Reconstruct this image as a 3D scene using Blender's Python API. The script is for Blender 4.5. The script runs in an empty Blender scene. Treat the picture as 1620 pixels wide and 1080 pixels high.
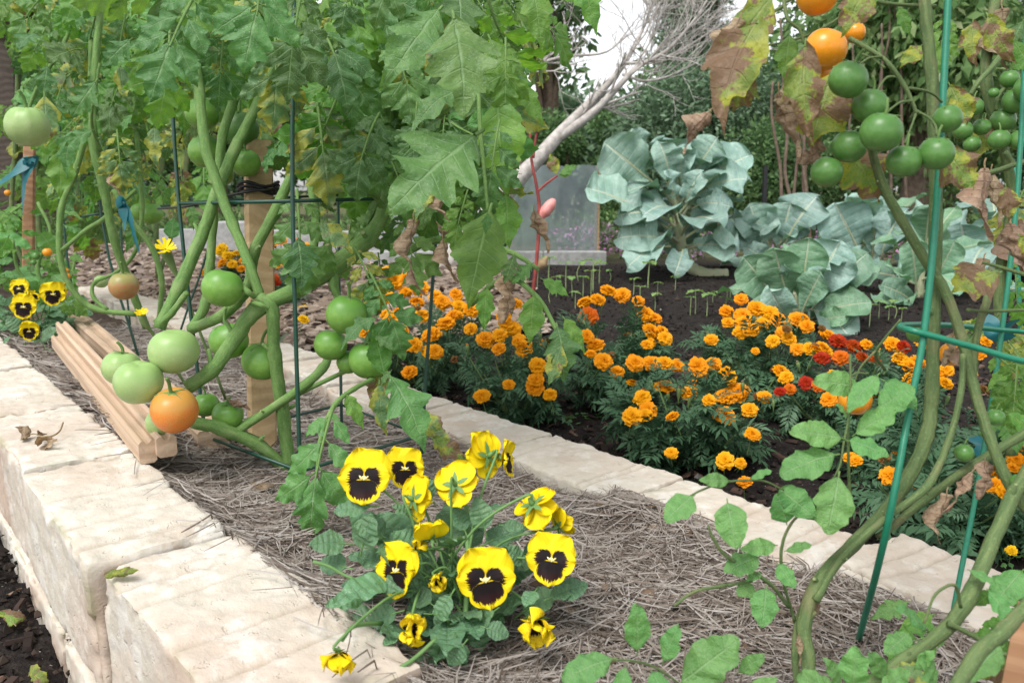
import bpy, math, random
import numpy as np
from mathutils import Matrix, Vector
R = math.radians
sc = bpy.context.scene
COL = sc.collection
rng = np.random.default_rng(7)
random.seed(7)

# ------------------------------------------------------------------ camera
FPX, CX, CY = 1300.0, 810.0, 540.0          # focal length in photograph pixels
CAMZ = 0.42
PHI = math.atan(240 / FPX)
cam = bpy.data.cameras.new('camera')
camo = bpy.data.objects.new('camera', cam)
COL.objects.link(camo)
camo.location = (0, 0, CAMZ)
camo.rotation_euler = (math.pi / 2 - PHI, 0, 0)
cam.sensor_width = 36
cam.lens = 36 * FPX / 1620
cam.clip_start = 0.02
cam.clip_end = 400
cam.dof.use_dof = True
cam.dof.focus_distance = 1.15
cam.dof.aperture_fstop = 11
sc.camera = camo

# ------------------------------------------------------------------ world, sun, exposure
world = bpy.data.worlds.new('World')
sc.world = world
world.use_nodes = True
wn = world.node_tree
wn.nodes.clear()
SUN_EL, SUN_AZ = R(58), R(215)
sky = wn.nodes.new('ShaderNodeTexSky')
sky.sky_type = 'NISHITA'
sky.sun_disc = False
sky.sun_elevation = SUN_EL
sky.sun_rotation = SUN_AZ
sky.air_density = 1.0
sky.dust_density = 1.5
hs = wn.nodes.new('ShaderNodeHueSaturation')
hs.inputs['Saturation'].default_value = 0.16       # a white overcast
bg = wn.nodes.new('ShaderNodeBackground')
bg.inputs['Strength'].default_value = 0.15
wo = wn.nodes.new('ShaderNodeOutputWorld')
wn.links.new(sky.outputs[0], hs.inputs['Color'])
wn.links.new(hs.outputs[0], bg.inputs[0])
wn.links.new(bg.outputs[0], wo.inputs[0])
sun = bpy.data.lights.new('sun', 'SUN')
sun.energy = 1.5
sun.angle = R(25)
sun.color = (1.0, 0.97, 0.92)
suno = bpy.data.objects.new('sun', sun)
COL.objects.link(suno)
sdir = Vector((math.sin(SUN_AZ) * math.cos(SUN_EL), math.cos(SUN_AZ) * math.cos(SUN_EL), math.sin(SUN_EL)))
suno.rotation_euler = sdir.to_track_quat('Z', 'Y').to_euler()
sc.view_settings.view_transform = 'Standard'
sc.view_settings.look = 'None'
sc.view_settings.exposure = 0.88
sc.view_settings.gamma = 1.0
sc.view_settings.use_curve_mapping = False
sc.cycles.max_bounces = 6
sc.cycles.diffuse_bounces = 3
sc.cycles.transmission_bounces = 4
sc.cycles.transparent_max_bounces = 4

# ------------------------------------------------------------------ helpers
FWD = np.array([0, math.cos(PHI), -math.sin(PHI)])
UPV = np.array([0, math.sin(PHI), math.cos(PHI)])
RGT = np.array([1.0, 0, 0])
CAMP = np.array([0, 0, CAMZ])

def ray(px, py):
    return FWD + RGT * ((px - CX) / FPX) + UPV * ((CY - py) / FPX)

def P(px, py, t):
    return CAMP + ray(px, py) * t

def G(px, py, z):
    d = ray(px, py)
    return CAMP + d * ((z - CAMZ) / d[2])

def vec(a):
    return np.array(a, float)

def nrm(a):
    a = np.asarray(a, float)
    return a / (np.linalg.norm(a) + 1e-12)

WM = {}

def mk(name, mesh, M=None, parent=None, label=None, cat=None, group=None, kind=None):
    o = bpy.data.objects.new(name, mesh)
    COL.objects.link(o)
    M = M if M is not None else Matrix.Identity(4)
    WM[o] = M
    if parent is not None:
        o.parent = parent
        o.matrix_basis = WM[parent].inverted() @ M
    else:
        o.matrix_basis = M
    if label: o['label'] = label
    if cat: o['category'] = cat
    if group: o['group'] = group
    if kind: o['kind'] = kind
    return o

def thing(name, loc, label, cat, group=None):
    return mk(name, None, Matrix.Translation(Vector(loc)), None, label, cat, group)

class MB:
    """collects geometry with numpy and links it as one mesh"""
    def __init__(s):
        s.V, s.Q, s.T, s.UV, s.qm, s.tm, s.n = [], [], [], [], [], [], 0
    def add(s, V, quads=None, tris=None, uv=None, mat=0):
        V = np.asarray(V, float).reshape(-1, 3)
        if uv is None: uv = np.zeros((len(V), 2))
        s.V.append(V); s.UV.append(np.asarray(uv, float).reshape(-1, 2))
        if quads is not None and len(quads):
            q = np.asarray(quads, int).reshape(-1, 4) + s.n
            s.Q.append(q); s.qm.append(np.full(len(q), mat))
        if tris is not None and len(tris):
            t = np.asarray(tris, int).reshape(-1, 3) + s.n
            s.T.append(t); s.tm.append(np.full(len(t), mat))
        s.n += len(V)
        return s
    def mesh(s, name, mats, smooth=True):
        me = bpy.data.meshes.new(name)
        V = np.concatenate(s.V); UV = np.concatenate(s.UV)
        Q = np.concatenate(s.Q) if s.Q else np.zeros((0, 4), int)
        T = np.concatenate(s.T) if s.T else np.zeros((0, 3), int)
        mi = np.concatenate(s.qm + s.tm) if (s.qm or s.tm) else np.zeros(0, int)
        me.vertices.add(len(V)); me.vertices.foreach_set('co', V.ravel().astype(np.float32))
        loops = np.concatenate([Q.ravel(), T.ravel()]).astype(np.int32)
        me.loops.add(len(loops)); me.loops.foreach_set('vertex_index', loops)
        np_ = len(Q) + len(T)
        st = np.concatenate([np.arange(len(Q)) * 4, len(Q) * 4 + np.arange(len(T)) * 3]).astype(np.int32)
        me.polygons.add(np_)
        me.polygons.foreach_set('loop_start', st)
        me.polygons.foreach_set('material_index', mi.astype(np.int32))
        me.polygons.foreach_set('use_smooth', np.full(np_, bool(smooth)))
        ul = me.uv_layers.new(name='UVMap')
        ul.data.foreach_set('uv', UV[loops].ravel().astype(np.float32))
        for m in (mats if isinstance(mats, (list, tuple)) else [mats]): me.materials.append(m)
        me.update(calc_edges=True)
        me.validate()
        return me

def grid_faces(nr, nc, wrap=False):
    r = np.arange(nr - 1)[:, None]; c = np.arange(nc if wrap else nc - 1)[None, :]
    a = r * nc + c; b = r * nc + (c + 1) % nc
    return np.stack([a, b, b + nc, a + nc], -1).reshape(-1, 4)

def smooth_path(pts, k=5):
    """Catmull-Rom; pts rows may carry a radius in column 3"""
    p = np.asarray(pts, float)
    if len(p) < 3: return np.array([p[0] + (p[-1] - p[0]) * i / k for i in range(k + 1)])
    q = np.vstack([2 * p[0] - p[1], p, 2 * p[-1] - p[-2]])
    out = []
    for i in range(1, len(q) - 2):
        for j in range(k):
            t = j / k
            out.append(0.5 * (2 * q[i] + (q[i + 1] - q[i - 1]) * t + (2 * q[i - 1] - 5 * q[i] + 4 * q[i + 1] - q[i + 2]) * t * t
                              + (3 * q[i] - q[i - 1] - 3 * q[i + 1] + q[i + 2]) * t ** 3))
    out.append(p[-1])
    return np.array(out)

def tube(mb, pts, rad, sides=8, mat=0, cap=True, knob=0.0):
    p = np.asarray(pts, float); n = len(p)
    rad = np.broadcast_to(np.asarray(rad, float), (n,)).copy()
    if knob: rad *= 1 + knob * rng.uniform(-1, 1, n)
    tan = np.gradient(p, axis=0); tan /= np.linalg.norm(tan, axis=1)[:, None] + 1e-12
    ref = np.array([0, 0, 1.0]) if abs(tan[0][2]) < .9 else np.array([1.0, 0, 0])
    u = nrm(np.cross(tan[0], ref)); rows = []; uv = []
    a = np.arange(sides) * 2 * np.pi / sides
    ln = np.concatenate([[0], np.cumsum(np.linalg.norm(np.diff(p, axis=0), axis=1))])
    for i in range(n):
        u = nrm(u - tan[i] * np.dot(u, tan[i])); w = np.cross(tan[i], u)
        rows.append(p[i] + rad[i] * (np.cos(a)[:, None] * u + np.sin(a)[:, None] * w))
        uv.append(np.stack([a / (2 * np.pi), np.full(sides, ln[i])], -1))
    V = np.concatenate(rows); UV = np.concatenate(uv)
    F = grid_faces(n, sides, True)
    T = []
    if cap:
        V = np.vstack([V, p[0], p[-1]]); UV = np.vstack([UV, [0, 0], [0, ln[-1]]])
        c0, c1 = n * sides, n * sides + 1
        for k in range(sides):
            T.append((c0, (k + 1) % sides, k)); T.append((c1, (n - 1) * sides + k, (n - 1) * sides + (k + 1) % sides))
    mb.add(V, F, T, UV, mat)
    return mb

def pix_tube(mb, pts, sides=8, mat=0, k=5, knob=0.0):
    """pts: (px, py, t, width in photograph pixels)"""
    a = np.array([[*P(x, y, t), w * .5 * t / FPX] for x, y, t, w in pts])
    s = smooth_path(a, k)
    if knob:                                  # swollen nodes and slight kinks along a living stem
        m = len(s); j = np.arange(m); d = np.minimum(j % k, k - j % k)
        s[:, 3] *= 1 + 2.2 * knob * np.exp(-(d / 1.1) ** 2) * rng.uniform(.3, 1.6, m)
        s[1:-1, :3] += rng.normal(0, .045, (m - 2, 3)) * s[1:-1, 3:4]
    return tube(mb, s[:, :3], s[:, 3], sides, mat, True, knob * .6)

def frame(base, ydir, nhint, scale=1.0):
    y = nrm(ydir); z = np.asarray(nhint, float); z = nrm(z - y * np.dot(z, y)); x = np.cross(y, z)
    M = Matrix.Identity(4)
    sx, sy, sz = (scale if isinstance(scale, (tuple, list)) else (scale,) * 3)
    for i in range(3):
        M[i][0] = x[i] * sx; M[i][1] = y[i] * sy; M[i][2] = z[i] * sz; M[i][3] = base[i]
    return M

def rot_from(z, base, scale=1.0, spin=0.0):
    z = nrm(z); ref = np.array([1.0, 0, 0]) if abs(z[0]) < .9 else np.array([0, 1.0, 0])
    y = nrm(np.cross(z, ref)); x = np.cross(y, z)
    x, y = x * math.cos(spin) + y * math.sin(spin), -x * math.sin(spin) + y * math.cos(spin)
    return frame(base, y, z, scale)

def vnoise(p, seed=0):
    """cheap smooth value noise on (n,3) points"""
    p = np.asarray(p, float); i = np.floor(p).astype(np.int64); f = p - i; f = f * f * (3 - 2 * f)
    def h(x, y, z):
        n = (x * 374761393 + y * 668265263 + z * 2147483647 + seed * 1274126177) & 0xffffffff
        n = ((n ^ (n >> 13)) * 1274126177) & 0xffffffff
        return ((n ^ (n >> 16)) & 0xffff) / 65535.0
    r = 0
    for dx in (0, 1):
        for dy in (0, 1):
            for dz in (0, 1):
                w = (f[:, 0] if dx else 1 - f[:, 0]) * (f[:, 1] if dy else 1 - f[:, 1]) * (f[:, 2] if dz else 1 - f[:, 2])
                r = r + w * h(i[:, 0] + dx, i[:, 1] + dy, i[:, 2] + dz)
    return r * 2 - 1

def fbm(p, seed=0, o=3):
    r = 0; a = 1.0; p = np.asarray(p, float)
    for k in range(o):
        r = r + a * vnoise(p, seed + k); p = p * 2.03; a *= .5
    return r

# ------------------------------------------------------------------ materials
class NT:
    def __init__(s, name):
        s.m = bpy.data.materials.new(name); s.m.use_nodes = True
        s.t = s.m.node_tree; s.t.nodes.clear()
        s.out = s.t.nodes.new('ShaderNodeOutputMaterial')
    def n(s, typ, **kw):
        nd = s.t.nodes.new('ShaderNode' + typ)
        for k, v in kw.items():
            if hasattr(nd, k) and k not in nd.inputs: setattr(nd, k, v)
            else: s.set(nd, k, v)
        return nd
    def set(s, nd, k, v):
        sk = nd.inputs[k]
        if isinstance(v, bpy.types.NodeSocket): s.t.links.new(v, sk)
        elif isinstance(v, bpy.types.Node): s.t.links.new(v.outputs[0], sk)
        else:
            if isinstance(v, (tuple, list)) and len(v) == 3 and sk.type == 'RGBA': v = (*v, 1)
            sk.default_value = v
    def math(s, op, a, b=0.0, c=0.0):
        nd = s.n('Math', operation=op)
        for i, v in enumerate((a, b, c)): s.set(nd, i, v)
        return nd.outputs[0]
    def mix(s, f, a, b, mode='MIX'):
        nd = s.n('Mix', data_type='RGBA', blend_type=mode)
        s.set(nd, 0, f); s.set(nd, 6, a); s.set(nd, 7, b)
        return nd.outputs[2]
    def step(s, x, lo, hi):
        nd = s.n('MapRange', interpolation_type='SMOOTHSTEP')
        s.set(nd, 0, x); s.set(nd, 1, lo); s.set(nd, 2, hi)
        return nd.outputs[0]
    def noise(s, scale, detail=3, co=None, rough=.55, dist=0.0):
        nd = s.n('TexNoise'); nd.inputs['Scale'].default_value = scale
        nd.inputs['Detail'].default_value = detail; nd.inputs['Roughness'].default_value = rough
        nd.inputs['Distortion'].default_value = dist
        if co is not None: s.set(nd, 'Vector', co)
        return nd.outputs[0]
    def coord(s, rnd=True, kind='Object'):
        tc = s.n('TexCoord').outputs[kind]
        if not rnd: return tc
        oi = s.n('ObjectInfo')
        mp = s.n('VectorMath', operation='ADD'); s.set(mp, 0, tc)
        sc_ = s.n('VectorMath', operation='SCALE'); 
        cb = s.n('CombineXYZ'); s.set(cb, 0, oi.outputs['Random']); s.set(cb, 1, oi.outputs['Random']); s.set(cb, 2, oi.outputs['Random'])
        s.set(sc_, 0, cb); sc_.inputs['Scale'].default_value = 37.0
        s.set(mp, 1, sc_)
        return mp.outputs[0]
    def rand(s):
        return s.n('ObjectInfo').outputs['Random']
    def uv(s):
        x = s.n('SeparateXYZ'); s.set(x, 0, s.n('UVMap')); return x.outputs[0], x.outputs[1]
    def bump(s, h, strength=.3, dist=.01):
        b = s.n('Bump'); b.inputs['Strength'].default_value = strength; b.inputs['Distance'].default_value = dist
        s.set(b, 'Height', h); return b.outputs[0]
    def bsdf(s, col, rough=.5, normal=None, trans=0.0, tcol=None, spec=.5, coat=0.0, metal=0.0, sss=0.0):
        b = s.n('BsdfPrincipled'); s.set(b, 'Base Color', col); s.set(b, 'Roughness', rough)
        b.inputs['Specular IOR Level'].default_value = spec
        b.inputs['Metallic'].default_value = metal
        if coat: b.inputs['Coat Weight'].default_value = coat; b.inputs['Coat Roughness'].default_value = .15
        if normal is not None: s.set(b, 'Normal', normal)
        o = b.outputs[0]
        if trans:
            tr = s.n('BsdfTranslucent'); s.set(tr, 'Color', tcol if tcol is not None else col)
            if normal is not None: s.set(tr, 'Normal', normal)
            mx = s.n('MixShader'); mx.inputs[0].default_value = trans
            s.t.links.new(o, mx.inputs[1]); s.t.links.new(tr.outputs[0], mx.inputs[2]); o = mx.outputs[0]
        s.t.links.new(o, s.out.inputs[0])
        return s.m

def leafmat(name, c1, c2, vein=(.2, .3, .12), nv=8, dust=0.0, yellow=0.0, brown=0.0, trans=.28, rough=.5,
            veinw=.1, vs=.6, scale=1.0, tint=(1.5, 1.6, .5), mid=.05, hv=.03, vv=.35, bumpd=.004):
    t = NT(name); co = t.coord(); u, v = t.uv()
    a = t.math('ABSOLUTE', t.math('SUBTRACT', u, .5))
    a = t.math('MULTIPLY', a, 2.0)
    midm = t.math('SUBTRACT', 1.0, t.step(a, mid * .4, mid * 1.6))
    lat = t.math('FRACT', t.math('MULTIPLY', v, float(nv)))
    lat = t.math('ABSOLUTE', t.math('SUBTRACT', lat, .5))
    wid = t.math('MULTIPLY', t.math('SUBTRACT', 1.15, a), veinw)
    latm = t.math('SUBTRACT', 1.0, t.step(lat, t.math('MULTIPLY', wid, .3), wid))
    vm = t.math('MAXIMUM', midm, t.math('MULTIPLY', latm, .7))
    n1 = t.noise(6 * scale, 3, co)
    col = t.mix(t.step(n1, .35, .65), c1, c2)
    rnd = t.rand()
    h = t.n('HueSaturation'); t.set(h, 'Color', col)
    t.set(h, 'Hue', t.math('ADD', .5 - hv * .5, t.math('MULTIPLY', rnd, hv)))
    r2 = t.math('FRACT', t.math('MULTIPLY', rnd, 17.31))
    t.set(h, 'Value', t.math('ADD', 1 - vv * .5, t.math('MULTIPLY', r2, vv)))
    col = h.outputs[0]
    col = t.mix(t.math('MULTIPLY', vm, vs), col, vein)
    if yellow:
        yn = t.noise(3.2 * scale, 3, co, .6)
        ye = t.math('ADD', yn, t.math('MULTIPLY', a, .16))
        col = t.mix(t.step(ye, .72 - yellow * .4, .86 - yellow * .4), col, (.34, .36, .05))
    if brown:
        sp = t.noise(42 * scale, 2, co)
        col = t.mix(t.step(sp, .72 - brown * .07, .76 - brown * .07), col, (.07, .045, .02))
        bn = t.noise(2.6 * scale, 4, co, .65)
        bn = t.math('ADD', bn, t.math('MULTIPLY', a, .1))
        col = t.mix(t.step(bn, .78 - brown * .28, .84 - brown * .28), col, (.20, .125, .075))
    if dust:
        dn = t.noise(95 * scale, 2, co)
        dm = t.math('MULTIPLY', t.step(dn, .6, .68), t.step(t.noise(4 * scale, 2, co), .35, .6))
        col = t.mix(t.math('MULTIPLY', dm, dust), col, (.45, .55, .48))
        col = t.mix(dust * .14, col, (.28, .42, .34))
    hgt = t.math('ADD', t.math('MULTIPLY', vm, -.6), t.math('MULTIPLY', t.noise(22 * scale, 2, co), .8))
    nr = t.bump(hgt, .55, bumpd)
    tc = t.mix(1.0, col, tint, 'MULTIPLY')
    return t.bsdf(col, rough, nr, trans, tc, .4)

def simplemat(name, c1, c2, scale=20, rough=.6, bump=.2, bd=.004, spec=.4, detail=3, rnd=True, trans=0, vary=0.0, coat=0.0):
    t = NT(name); co = t.coord(rnd)
    n = t.noise(scale, detail, co)
    col = t.mix(t.step(n, .3, .7), c1, c2)
    if vary:
        h = t.n('HueSaturation'); t.set(h, 'Color', col)
        t.set(h, 'Value', t.math('ADD', 1 - vary * .5, t.math('MULTIPLY', t.rand(), vary))); col = h.outputs[0]
    return t.bsdf(col, rough, t.bump(n, bump, bd) if bump else None, trans, None, spec, coat)

def stemmat(name, c1, c2, scar):
    t = NT(name); co = t.coord(); u, v = t.uv()
    cb = t.n('CombineXYZ'); t.set(cb, 0, t.math('MULTIPLY', u, 7.0)); t.set(cb, 1, t.math('MULTIPLY', v, 26.0)); t.set(cb, 2, t.rand())
    streak = t.noise(1.6, 3, cb.outputs[0]); n = t.noise(30, 4, co); fuzz = t.noise(420, 2, co)
    col = t.mix(t.step(streak, .3, .7), c1, c2)
    col = t.mix(t.math('MULTIPLY', t.step(n, .52, .70), .6), col, scar)
    col = t.mix(t.math('MULTIPLY', t.step(fuzz, .55, .7), .3), col, tuple(min(1, x * 1.8) for x in c2))
    hh = t.math('ADD', streak, t.math('MULTIPLY', fuzz, .5))
    return t.bsdf(col, .72, t.bump(hh, .5, .002), 0, None, .25)
M = {}
M['tleaf'] = leafmat('tomato_leaf', (.082, .20, .040), (.115, .25, .055), (.24, .38, .17), 8, dust=.42, scale=1.0, brown=.0, trans=.30, vv=.75, hv=.045)
M['tleaf_bright'] = leafmat('tomato_leaf_fresh', (.10, .24, .045), (.15, .31, .06), (.25, .40, .15), 8, dust=.1, scale=1.0, trans=.42, vv=.5)
M['tleaf_spot'] = leafmat('tomato_leaf_spotted', (.085, .18, .06), (.13, .23, .07), (.24, .33, .15), 8, dust=.35, yellow=.5, brown=.45, scale=1.0, trans=.25)
M['tleaf_yellow'] = leafmat('tomato_leaf_yellowing', (.16, .24, .05), (.24, .31, .06), (.30, .36, .13), 8, yellow=.45, brown=.8, scale=1.0, trans=.3)
M['tleaf_dry'] = leafmat('tomato_leaf_dried', (.26, .18, .11), (.36, .27, .18), (.15, .09, .05), 8, brown=.45, scale=1.0, trans=.15, rough=.8, tint=(1.1, .9, .6))
M['tshoot'] = leafmat('tomato_shoot_leaf', (.12, .30, .085), (.16, .36, .11), (.28, .45, .22), 7, dust=.12, scale=1.0, trans=.3, vv=.25)
M['stem'] = stemmat('tomato_stem', (.105, .205, .055), (.17, .285, .085), (.24, .33, .13))
M['stem_dull'] = stemmat('tomato_stem_old', (.075, .125, .045), (.135, .185, .07), (.20, .18, .09))
M['stem_dry'] = simplemat('dry_stalk', (.22, .15, .08), (.33, .25, .14), 30, .8, .3, .002, .2)

def fruitmat(name, c1, c2, shoulder, rough=.33, speck=0.15):
    t = NT(name); co = t.coord(); n = t.noise(28, 3, co)
    g = t.n('SeparateXYZ'); t.set(g, 0, t.n('TexCoord').outputs['Object'])
    col = t.mix(t.step(n, .3, .7), c1, c2)
    col = t.mix(t.math('MULTIPLY', t.step(g.outputs[2], .1, .55), .8), col, shoulder)
    sp = t.noise(260, 1, co)
    col = t.mix(t.math('MULTIPLY', t.step(sp, .68, .74), speck), col, (.7, .75, .55))
    big = t.step(t.noise(3.2, 2, co), .35, .65)
    col = t.mix(t.math('MULTIPLY', big, .4), col, shoulder)
    scar = t.step(t.noise(9, 4, co, .75), .66, .70)
    col = t.mix(t.math('MULTIPLY', scar, .3), col, tuple(x * .7 + .08 for x in c1))
    rg = t.math('ADD', rough, t.math('MULTIPLY', n, .12))
    return t.bsdf(col, rg, None, 0, None, .45)
M['fr_pale'] = fruitmat('pale_green_tomato_skin', (.33, .45, .17), (.40, .52, .22), (.26, .42, .13))
M['fr_green'] = fruitmat('green_tomato_skin', (.16, .33, .055), (.22, .40, .08), (.10, .26, .035))
M['fr_dark'] = fruitmat('dark_green_tomato_skin', (.085, .20, .045), (.12, .25, .06), (.06, .16, .03))
M['fr_orange'] = fruitmat('orange_tomato_skin', (.66, .14, .02), (.74, .26, .045), (.50, .27, .05))
M['fr_turn'] = fruitmat('turning_tomato_skin', (.42, .14, .05), (.40, .24, .09), (.30, .30, .10))
M['ch_green'] = fruitmat('green_cherry_tomato_skin', (.085, .215, .045), (.13, .28, .07), (.06, .17, .03), .3, .3)
M['ch_orange'] = fruitmat('orange_cherry_tomato_skin', (.82, .28, .012), (.86, .34, .02), (.70, .26, .015), .22, .1)

def wiremat(name, c, rough=.4):
    t = NT(name); co = t.coord(False); n = t.noise(160, 2, co)
    col = t.mix(n, c, tuple(x * 1.5 for x in c))
    return t.bsdf(col, rough, t.bump(n, .3, .001), 0, None, .5)
M['wire'] = wiremat('dark_green_coated_wire', (.006, .042, .026))
M['wire_bright'] = wiremat('bright_green_coated_wire', (.010, .15, .085), .4)
M['tape'] = simplemat('teal_plant_tape', (.008, .12, .145), (.015, .17, .19), 40, .45, .2, .002, .5, trans=.25)
M['black'] = simplemat('black_plastic', (.008, .008, .009), (.015, .015, .016), 40, .5, .1)

def woodmat(name, c1, c2, c3, scale=1.0, axis=0):
    t = NT(name); co = t.coord()
    mp = t.n('Mapping'); t.set(mp, 'Vector', co)
    s = [22.0, 22.0, 22.0]; s[axis] = 1.3
    mp.inputs['Scale'].default_value = s
    n = t.noise(2.2 * scale, 4, mp.outputs[0], .6, 1.2)
    w = t.n('TexWave', wave_type='BANDS'); t.set(w, 'Vector', mp.outputs[0]); w.inputs['Scale'].default_value = .55 * scale
    w.bands_direction = 'Z' if axis != 2 else 'X'
    w.inputs['Distortion'].default_value = 6; w.inputs['Detail'].default_value = 2
    fine = t.noise(9 * scale, 3, mp.outputs[0])
    col = t.mix(t.step(w.outputs[1], .3, .75), c1, c2)
    col = t.mix(t.math('MULTIPLY', t.step(n, .45, .7), .55), col, c3)
    col = t.mix(t.math('MULTIPLY', fine, .35), col, tuple(x * .55 for x in c1))
    return t.bsdf(col, .7, t.bump(t.math('ADD', w.outputs[1], fine), .25, .002), 0, None, .3)
M['lumber'] = woodmat('pine_board', (.50, .36, .245), (.60, .45, .32), (.40, .27, .18), 1.3, 0)
M['post'] = woodmat('treated_pine_stake', (.46, .32, .17), (.54, .39, .22), (.36, .25, .12), 1.0, 2)
M['stake'] = woodmat('reddish_wood_stake', (.36, .19, .10), (.44, .25, .14), (.30, .15, .08), 1.2, 2)
M['oldwood'] = woodmat('weathered_dark_wood', (.075, .055, .045), (.11, .085, .07), (.05, .038, .03), 1.0, 2)

def blockmat():
    t = NT('pale_concrete_block'); co = t.coord()
    g = t.n('NewGeometry'); sp = t.n('SeparateXYZ'); t.set(sp, 0, g.outputs['Normal'])
    n1 = t.noise(5, 4, co, .6); n2 = t.noise(28, 4, co, .65); n3 = t.noise(130, 3, co, .7)
    col = t.mix(t.step(n2, .3, .7), (.52, .47, .39), (.62, .575, .50))
    col = t.mix(t.math('MULTIPLY', t.math('MULTIPLY', t.step(n1, .42, .66), t.math('SUBTRACT', 1.0, t.math('MULTIPLY', sp.outputs[2], .45))), .85), col, (.48, .36, .28))
    col = t.mix(t.math('MULTIPLY', t.step(t.noise(14, 5, co, .7), .52, .62), .5), col, (.66, .64, .59))
    col = t.mix(t.math('MULTIPLY', t.step(n3, .62, .74), .18), col, (.42, .37, .30))
    uvx, uvy = t.uv()                      # uv.y carries how close a vertex is to a block edge
    moss = t.math('MULTIPLY', t.step(t.noise(9, 4, co, .7), .5, .66), t.step(uvy, .35, .95))
    col = t.mix(t.math('MULTIPLY', moss, .5), col, (.24, .25, .12))
    col = t.mix(t.math('MULTIPLY', t.step(uvx, .2, 1.0), .5), col, (.36, .29, .21))
    pit = t.math('MULTIPLY', t.step(t.noise(60, 3, co, .7), .30, .38), .6)
    hgt = t.math('ADD', t.math('MULTIPLY', n2, .9), t.math('ADD', t.math('MULTIPLY', n3, .7), pit))
    return t.bsdf(col, .93, t.bump(hgt, .6, .003), 0, None, .15)
M['block'] = blockmat()

def soilmat(name, c1, c2, speck=.0, scale=1.0):
    t = NT(name); co = t.coord(False, 'Object')
    n = t.noise(35 * scale, 5, co, .75); big = t.noise(3 * scale, 3, co)
    col = t.mix(t.step(n, .3, .75), c1, c2)
    col = t.mix(t.math('MULTIPLY', t.step(big, .45, .7), .5), col, tuple(x * 1.6 for x in c2))
    if speck:
        col = t.mix(t.step(t.noise(240 * scale, 1, co), .73, .76), col, (.5, .48, .45))
    return t.bsdf(col, .95, t.bump(n, 1.0, .012), 0, None, .15)
M['soil'] = soilmat('dark_garden_soil', (.010, .008, .007), (.045, .036, .031), .6)
M['mulchbase'] = soilmat('straw_bed_base', (.05, .036, .027), (.14, .105, .08))
M['chipbase'] = soilmat('chip_path_base', (.10, .075, .06), (.24, .19, .16))
M['ground'] = soilmat('garden_ground', (.06, .07, .03), (.14, .13, .08))

def rampmat(name, cols, rough=.8, trans=0.0, spec=.2):
    """colour by uv.x, a random number per piece"""
    t = NT(name); u, v = t.uv(); r = t.n('ValToRGB'); t.set(r, 0, u)
    e = r.color_ramp.elements
    while len(e) < len(cols): e.new(.5)
    for i, c in enumerate(cols):
        e[i].position = i / (len(cols) - 1); e[i].color = (*c, 1)
    col = r.outputs[0]
    return t.bsdf(col, rough, None, trans, None, spec)
M['straw'] = rampmat('pine_straw', [(.065, .048, .038), (.155, .122, .098), (.235, .20, .17), (.315, .28, .25), (.41, .38, .35)], .75)
M['chips'] = rampmat('wood_chips', [(.055, .036, .026), (.18, .132, .098), (.28, .22, .17), (.38, .315, .26)], .85)
M['crumb'] = rampmat('soil_crumbs', [(.006, .005, .005), (.018, .014, .012), (.035, .027, .022), (.06, .042, .033), (.02, .016, .014), (.45, .43, .40)], .95)
M['mg_leaf'] = rampmat('marigold_leaf', [(.03, .075, .036), (.055, .125, .06), (.08, .165, .085), (.13, .22, .13)], .55, .2)
M['hedge'] = rampmat('hedge_leaf', [(.055, .115, .045), (.10, .19, .07), (.145, .255, .095), (.21, .33, .14)], .5, .4)
M['bush'] = rampmat('greygreen_leaf', [(.06, .115, .06), (.11, .185, .10), (.15, .24, .135), (.21, .30, .19)], .55, .25)
M['treeleaf'] = rampmat('tree_leaf', [(.04, .09, .03), (.08, .16, .05), (.13, .23, .07), (.20, .30, .11)], .5, .35)
M['limeleaf'] = rampmat('pale_tree_leaf', [(.08, .17, .05), (.15, .27, .09), (.24, .37, .14), (.38, .44, .22)], .5, .4)
M['mixflower'] = rampmat('ground_cover', [(.05, .10, .03), (.08, .15, .05), (.11, .19, .06), (.55, .30, .55), (.62, .10, .36)], .6, .2)
M['bark'] = simplemat('pale_bark', (.34, .31, .28), (.52, .49, .46), 30, .85, .5, .006)
M['brownbark'] = simplemat('brown_bark', (.10, .07, .05), (.17, .125, .09), 24, .9, .5, .006)
M['concrete'] = simplemat('grey_concrete', (.26, .265, .26), (.37, .37, .36), 30, .9, .4, .004)
M['sprout'] = leafmat('seedling_leaf', (.20, .36, .10), (.26, .42, .14), (.32, .46, .2), 5, scale=.8, trans=.35, vv=.2)
M['sprout_stem'] = simplemat('seedling_stem', (.26, .36, .14), (.34, .42, .20), 20, .6, 0)
M['okra_red'] = simplemat('red_stalk', (.16, .02, .018), (.30, .05, .04), 20, .5, .1)
M['okra_bud'] = simplemat('pink_pod', (.62, .22, .20), (.72, .33, .30), 20, .45, .1)
M['okra_green'] = simplemat('pinkgreen_bud', (.26, .30, .10), (.45, .32, .20), 30, .5, .1)
M['collard'] = leafmat('collard_leaf', (.185, .305, .25), (.28, .41, .35), (.60, .69, .58), 7, dust=.12, scale=.9, trans=.12, rough=.42, veinw=.055, vs=.75, mid=.045, tint=(1.1, 1.5, .7), hv=.04, vv=.4, bumpd=.012)
M['collard_green'] = leafmat('collard_leaf_green', (.135, .26, .15), (.20, .345, .22), (.46, .56, .42), 7, dust=.05, scale=.9, trans=.15, rough=.42, veinw=.055, vs=.75, mid=.045, tint=(1.1, 1.5, .7), hv=.04, vv=.4, bumpd=.012)
M['collard_stem'] = simplemat('collard_stalk', (.34, .38, .22), (.46, .46, .30), 12, .6, .3, .004)
M['pansy_leaf'] = leafmat('pansy_leaf', (.075, .18, .075), (.11, .23, .10), (.12, .24, .12), 6, dust=.55, scale=.5, trans=.18)
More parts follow.
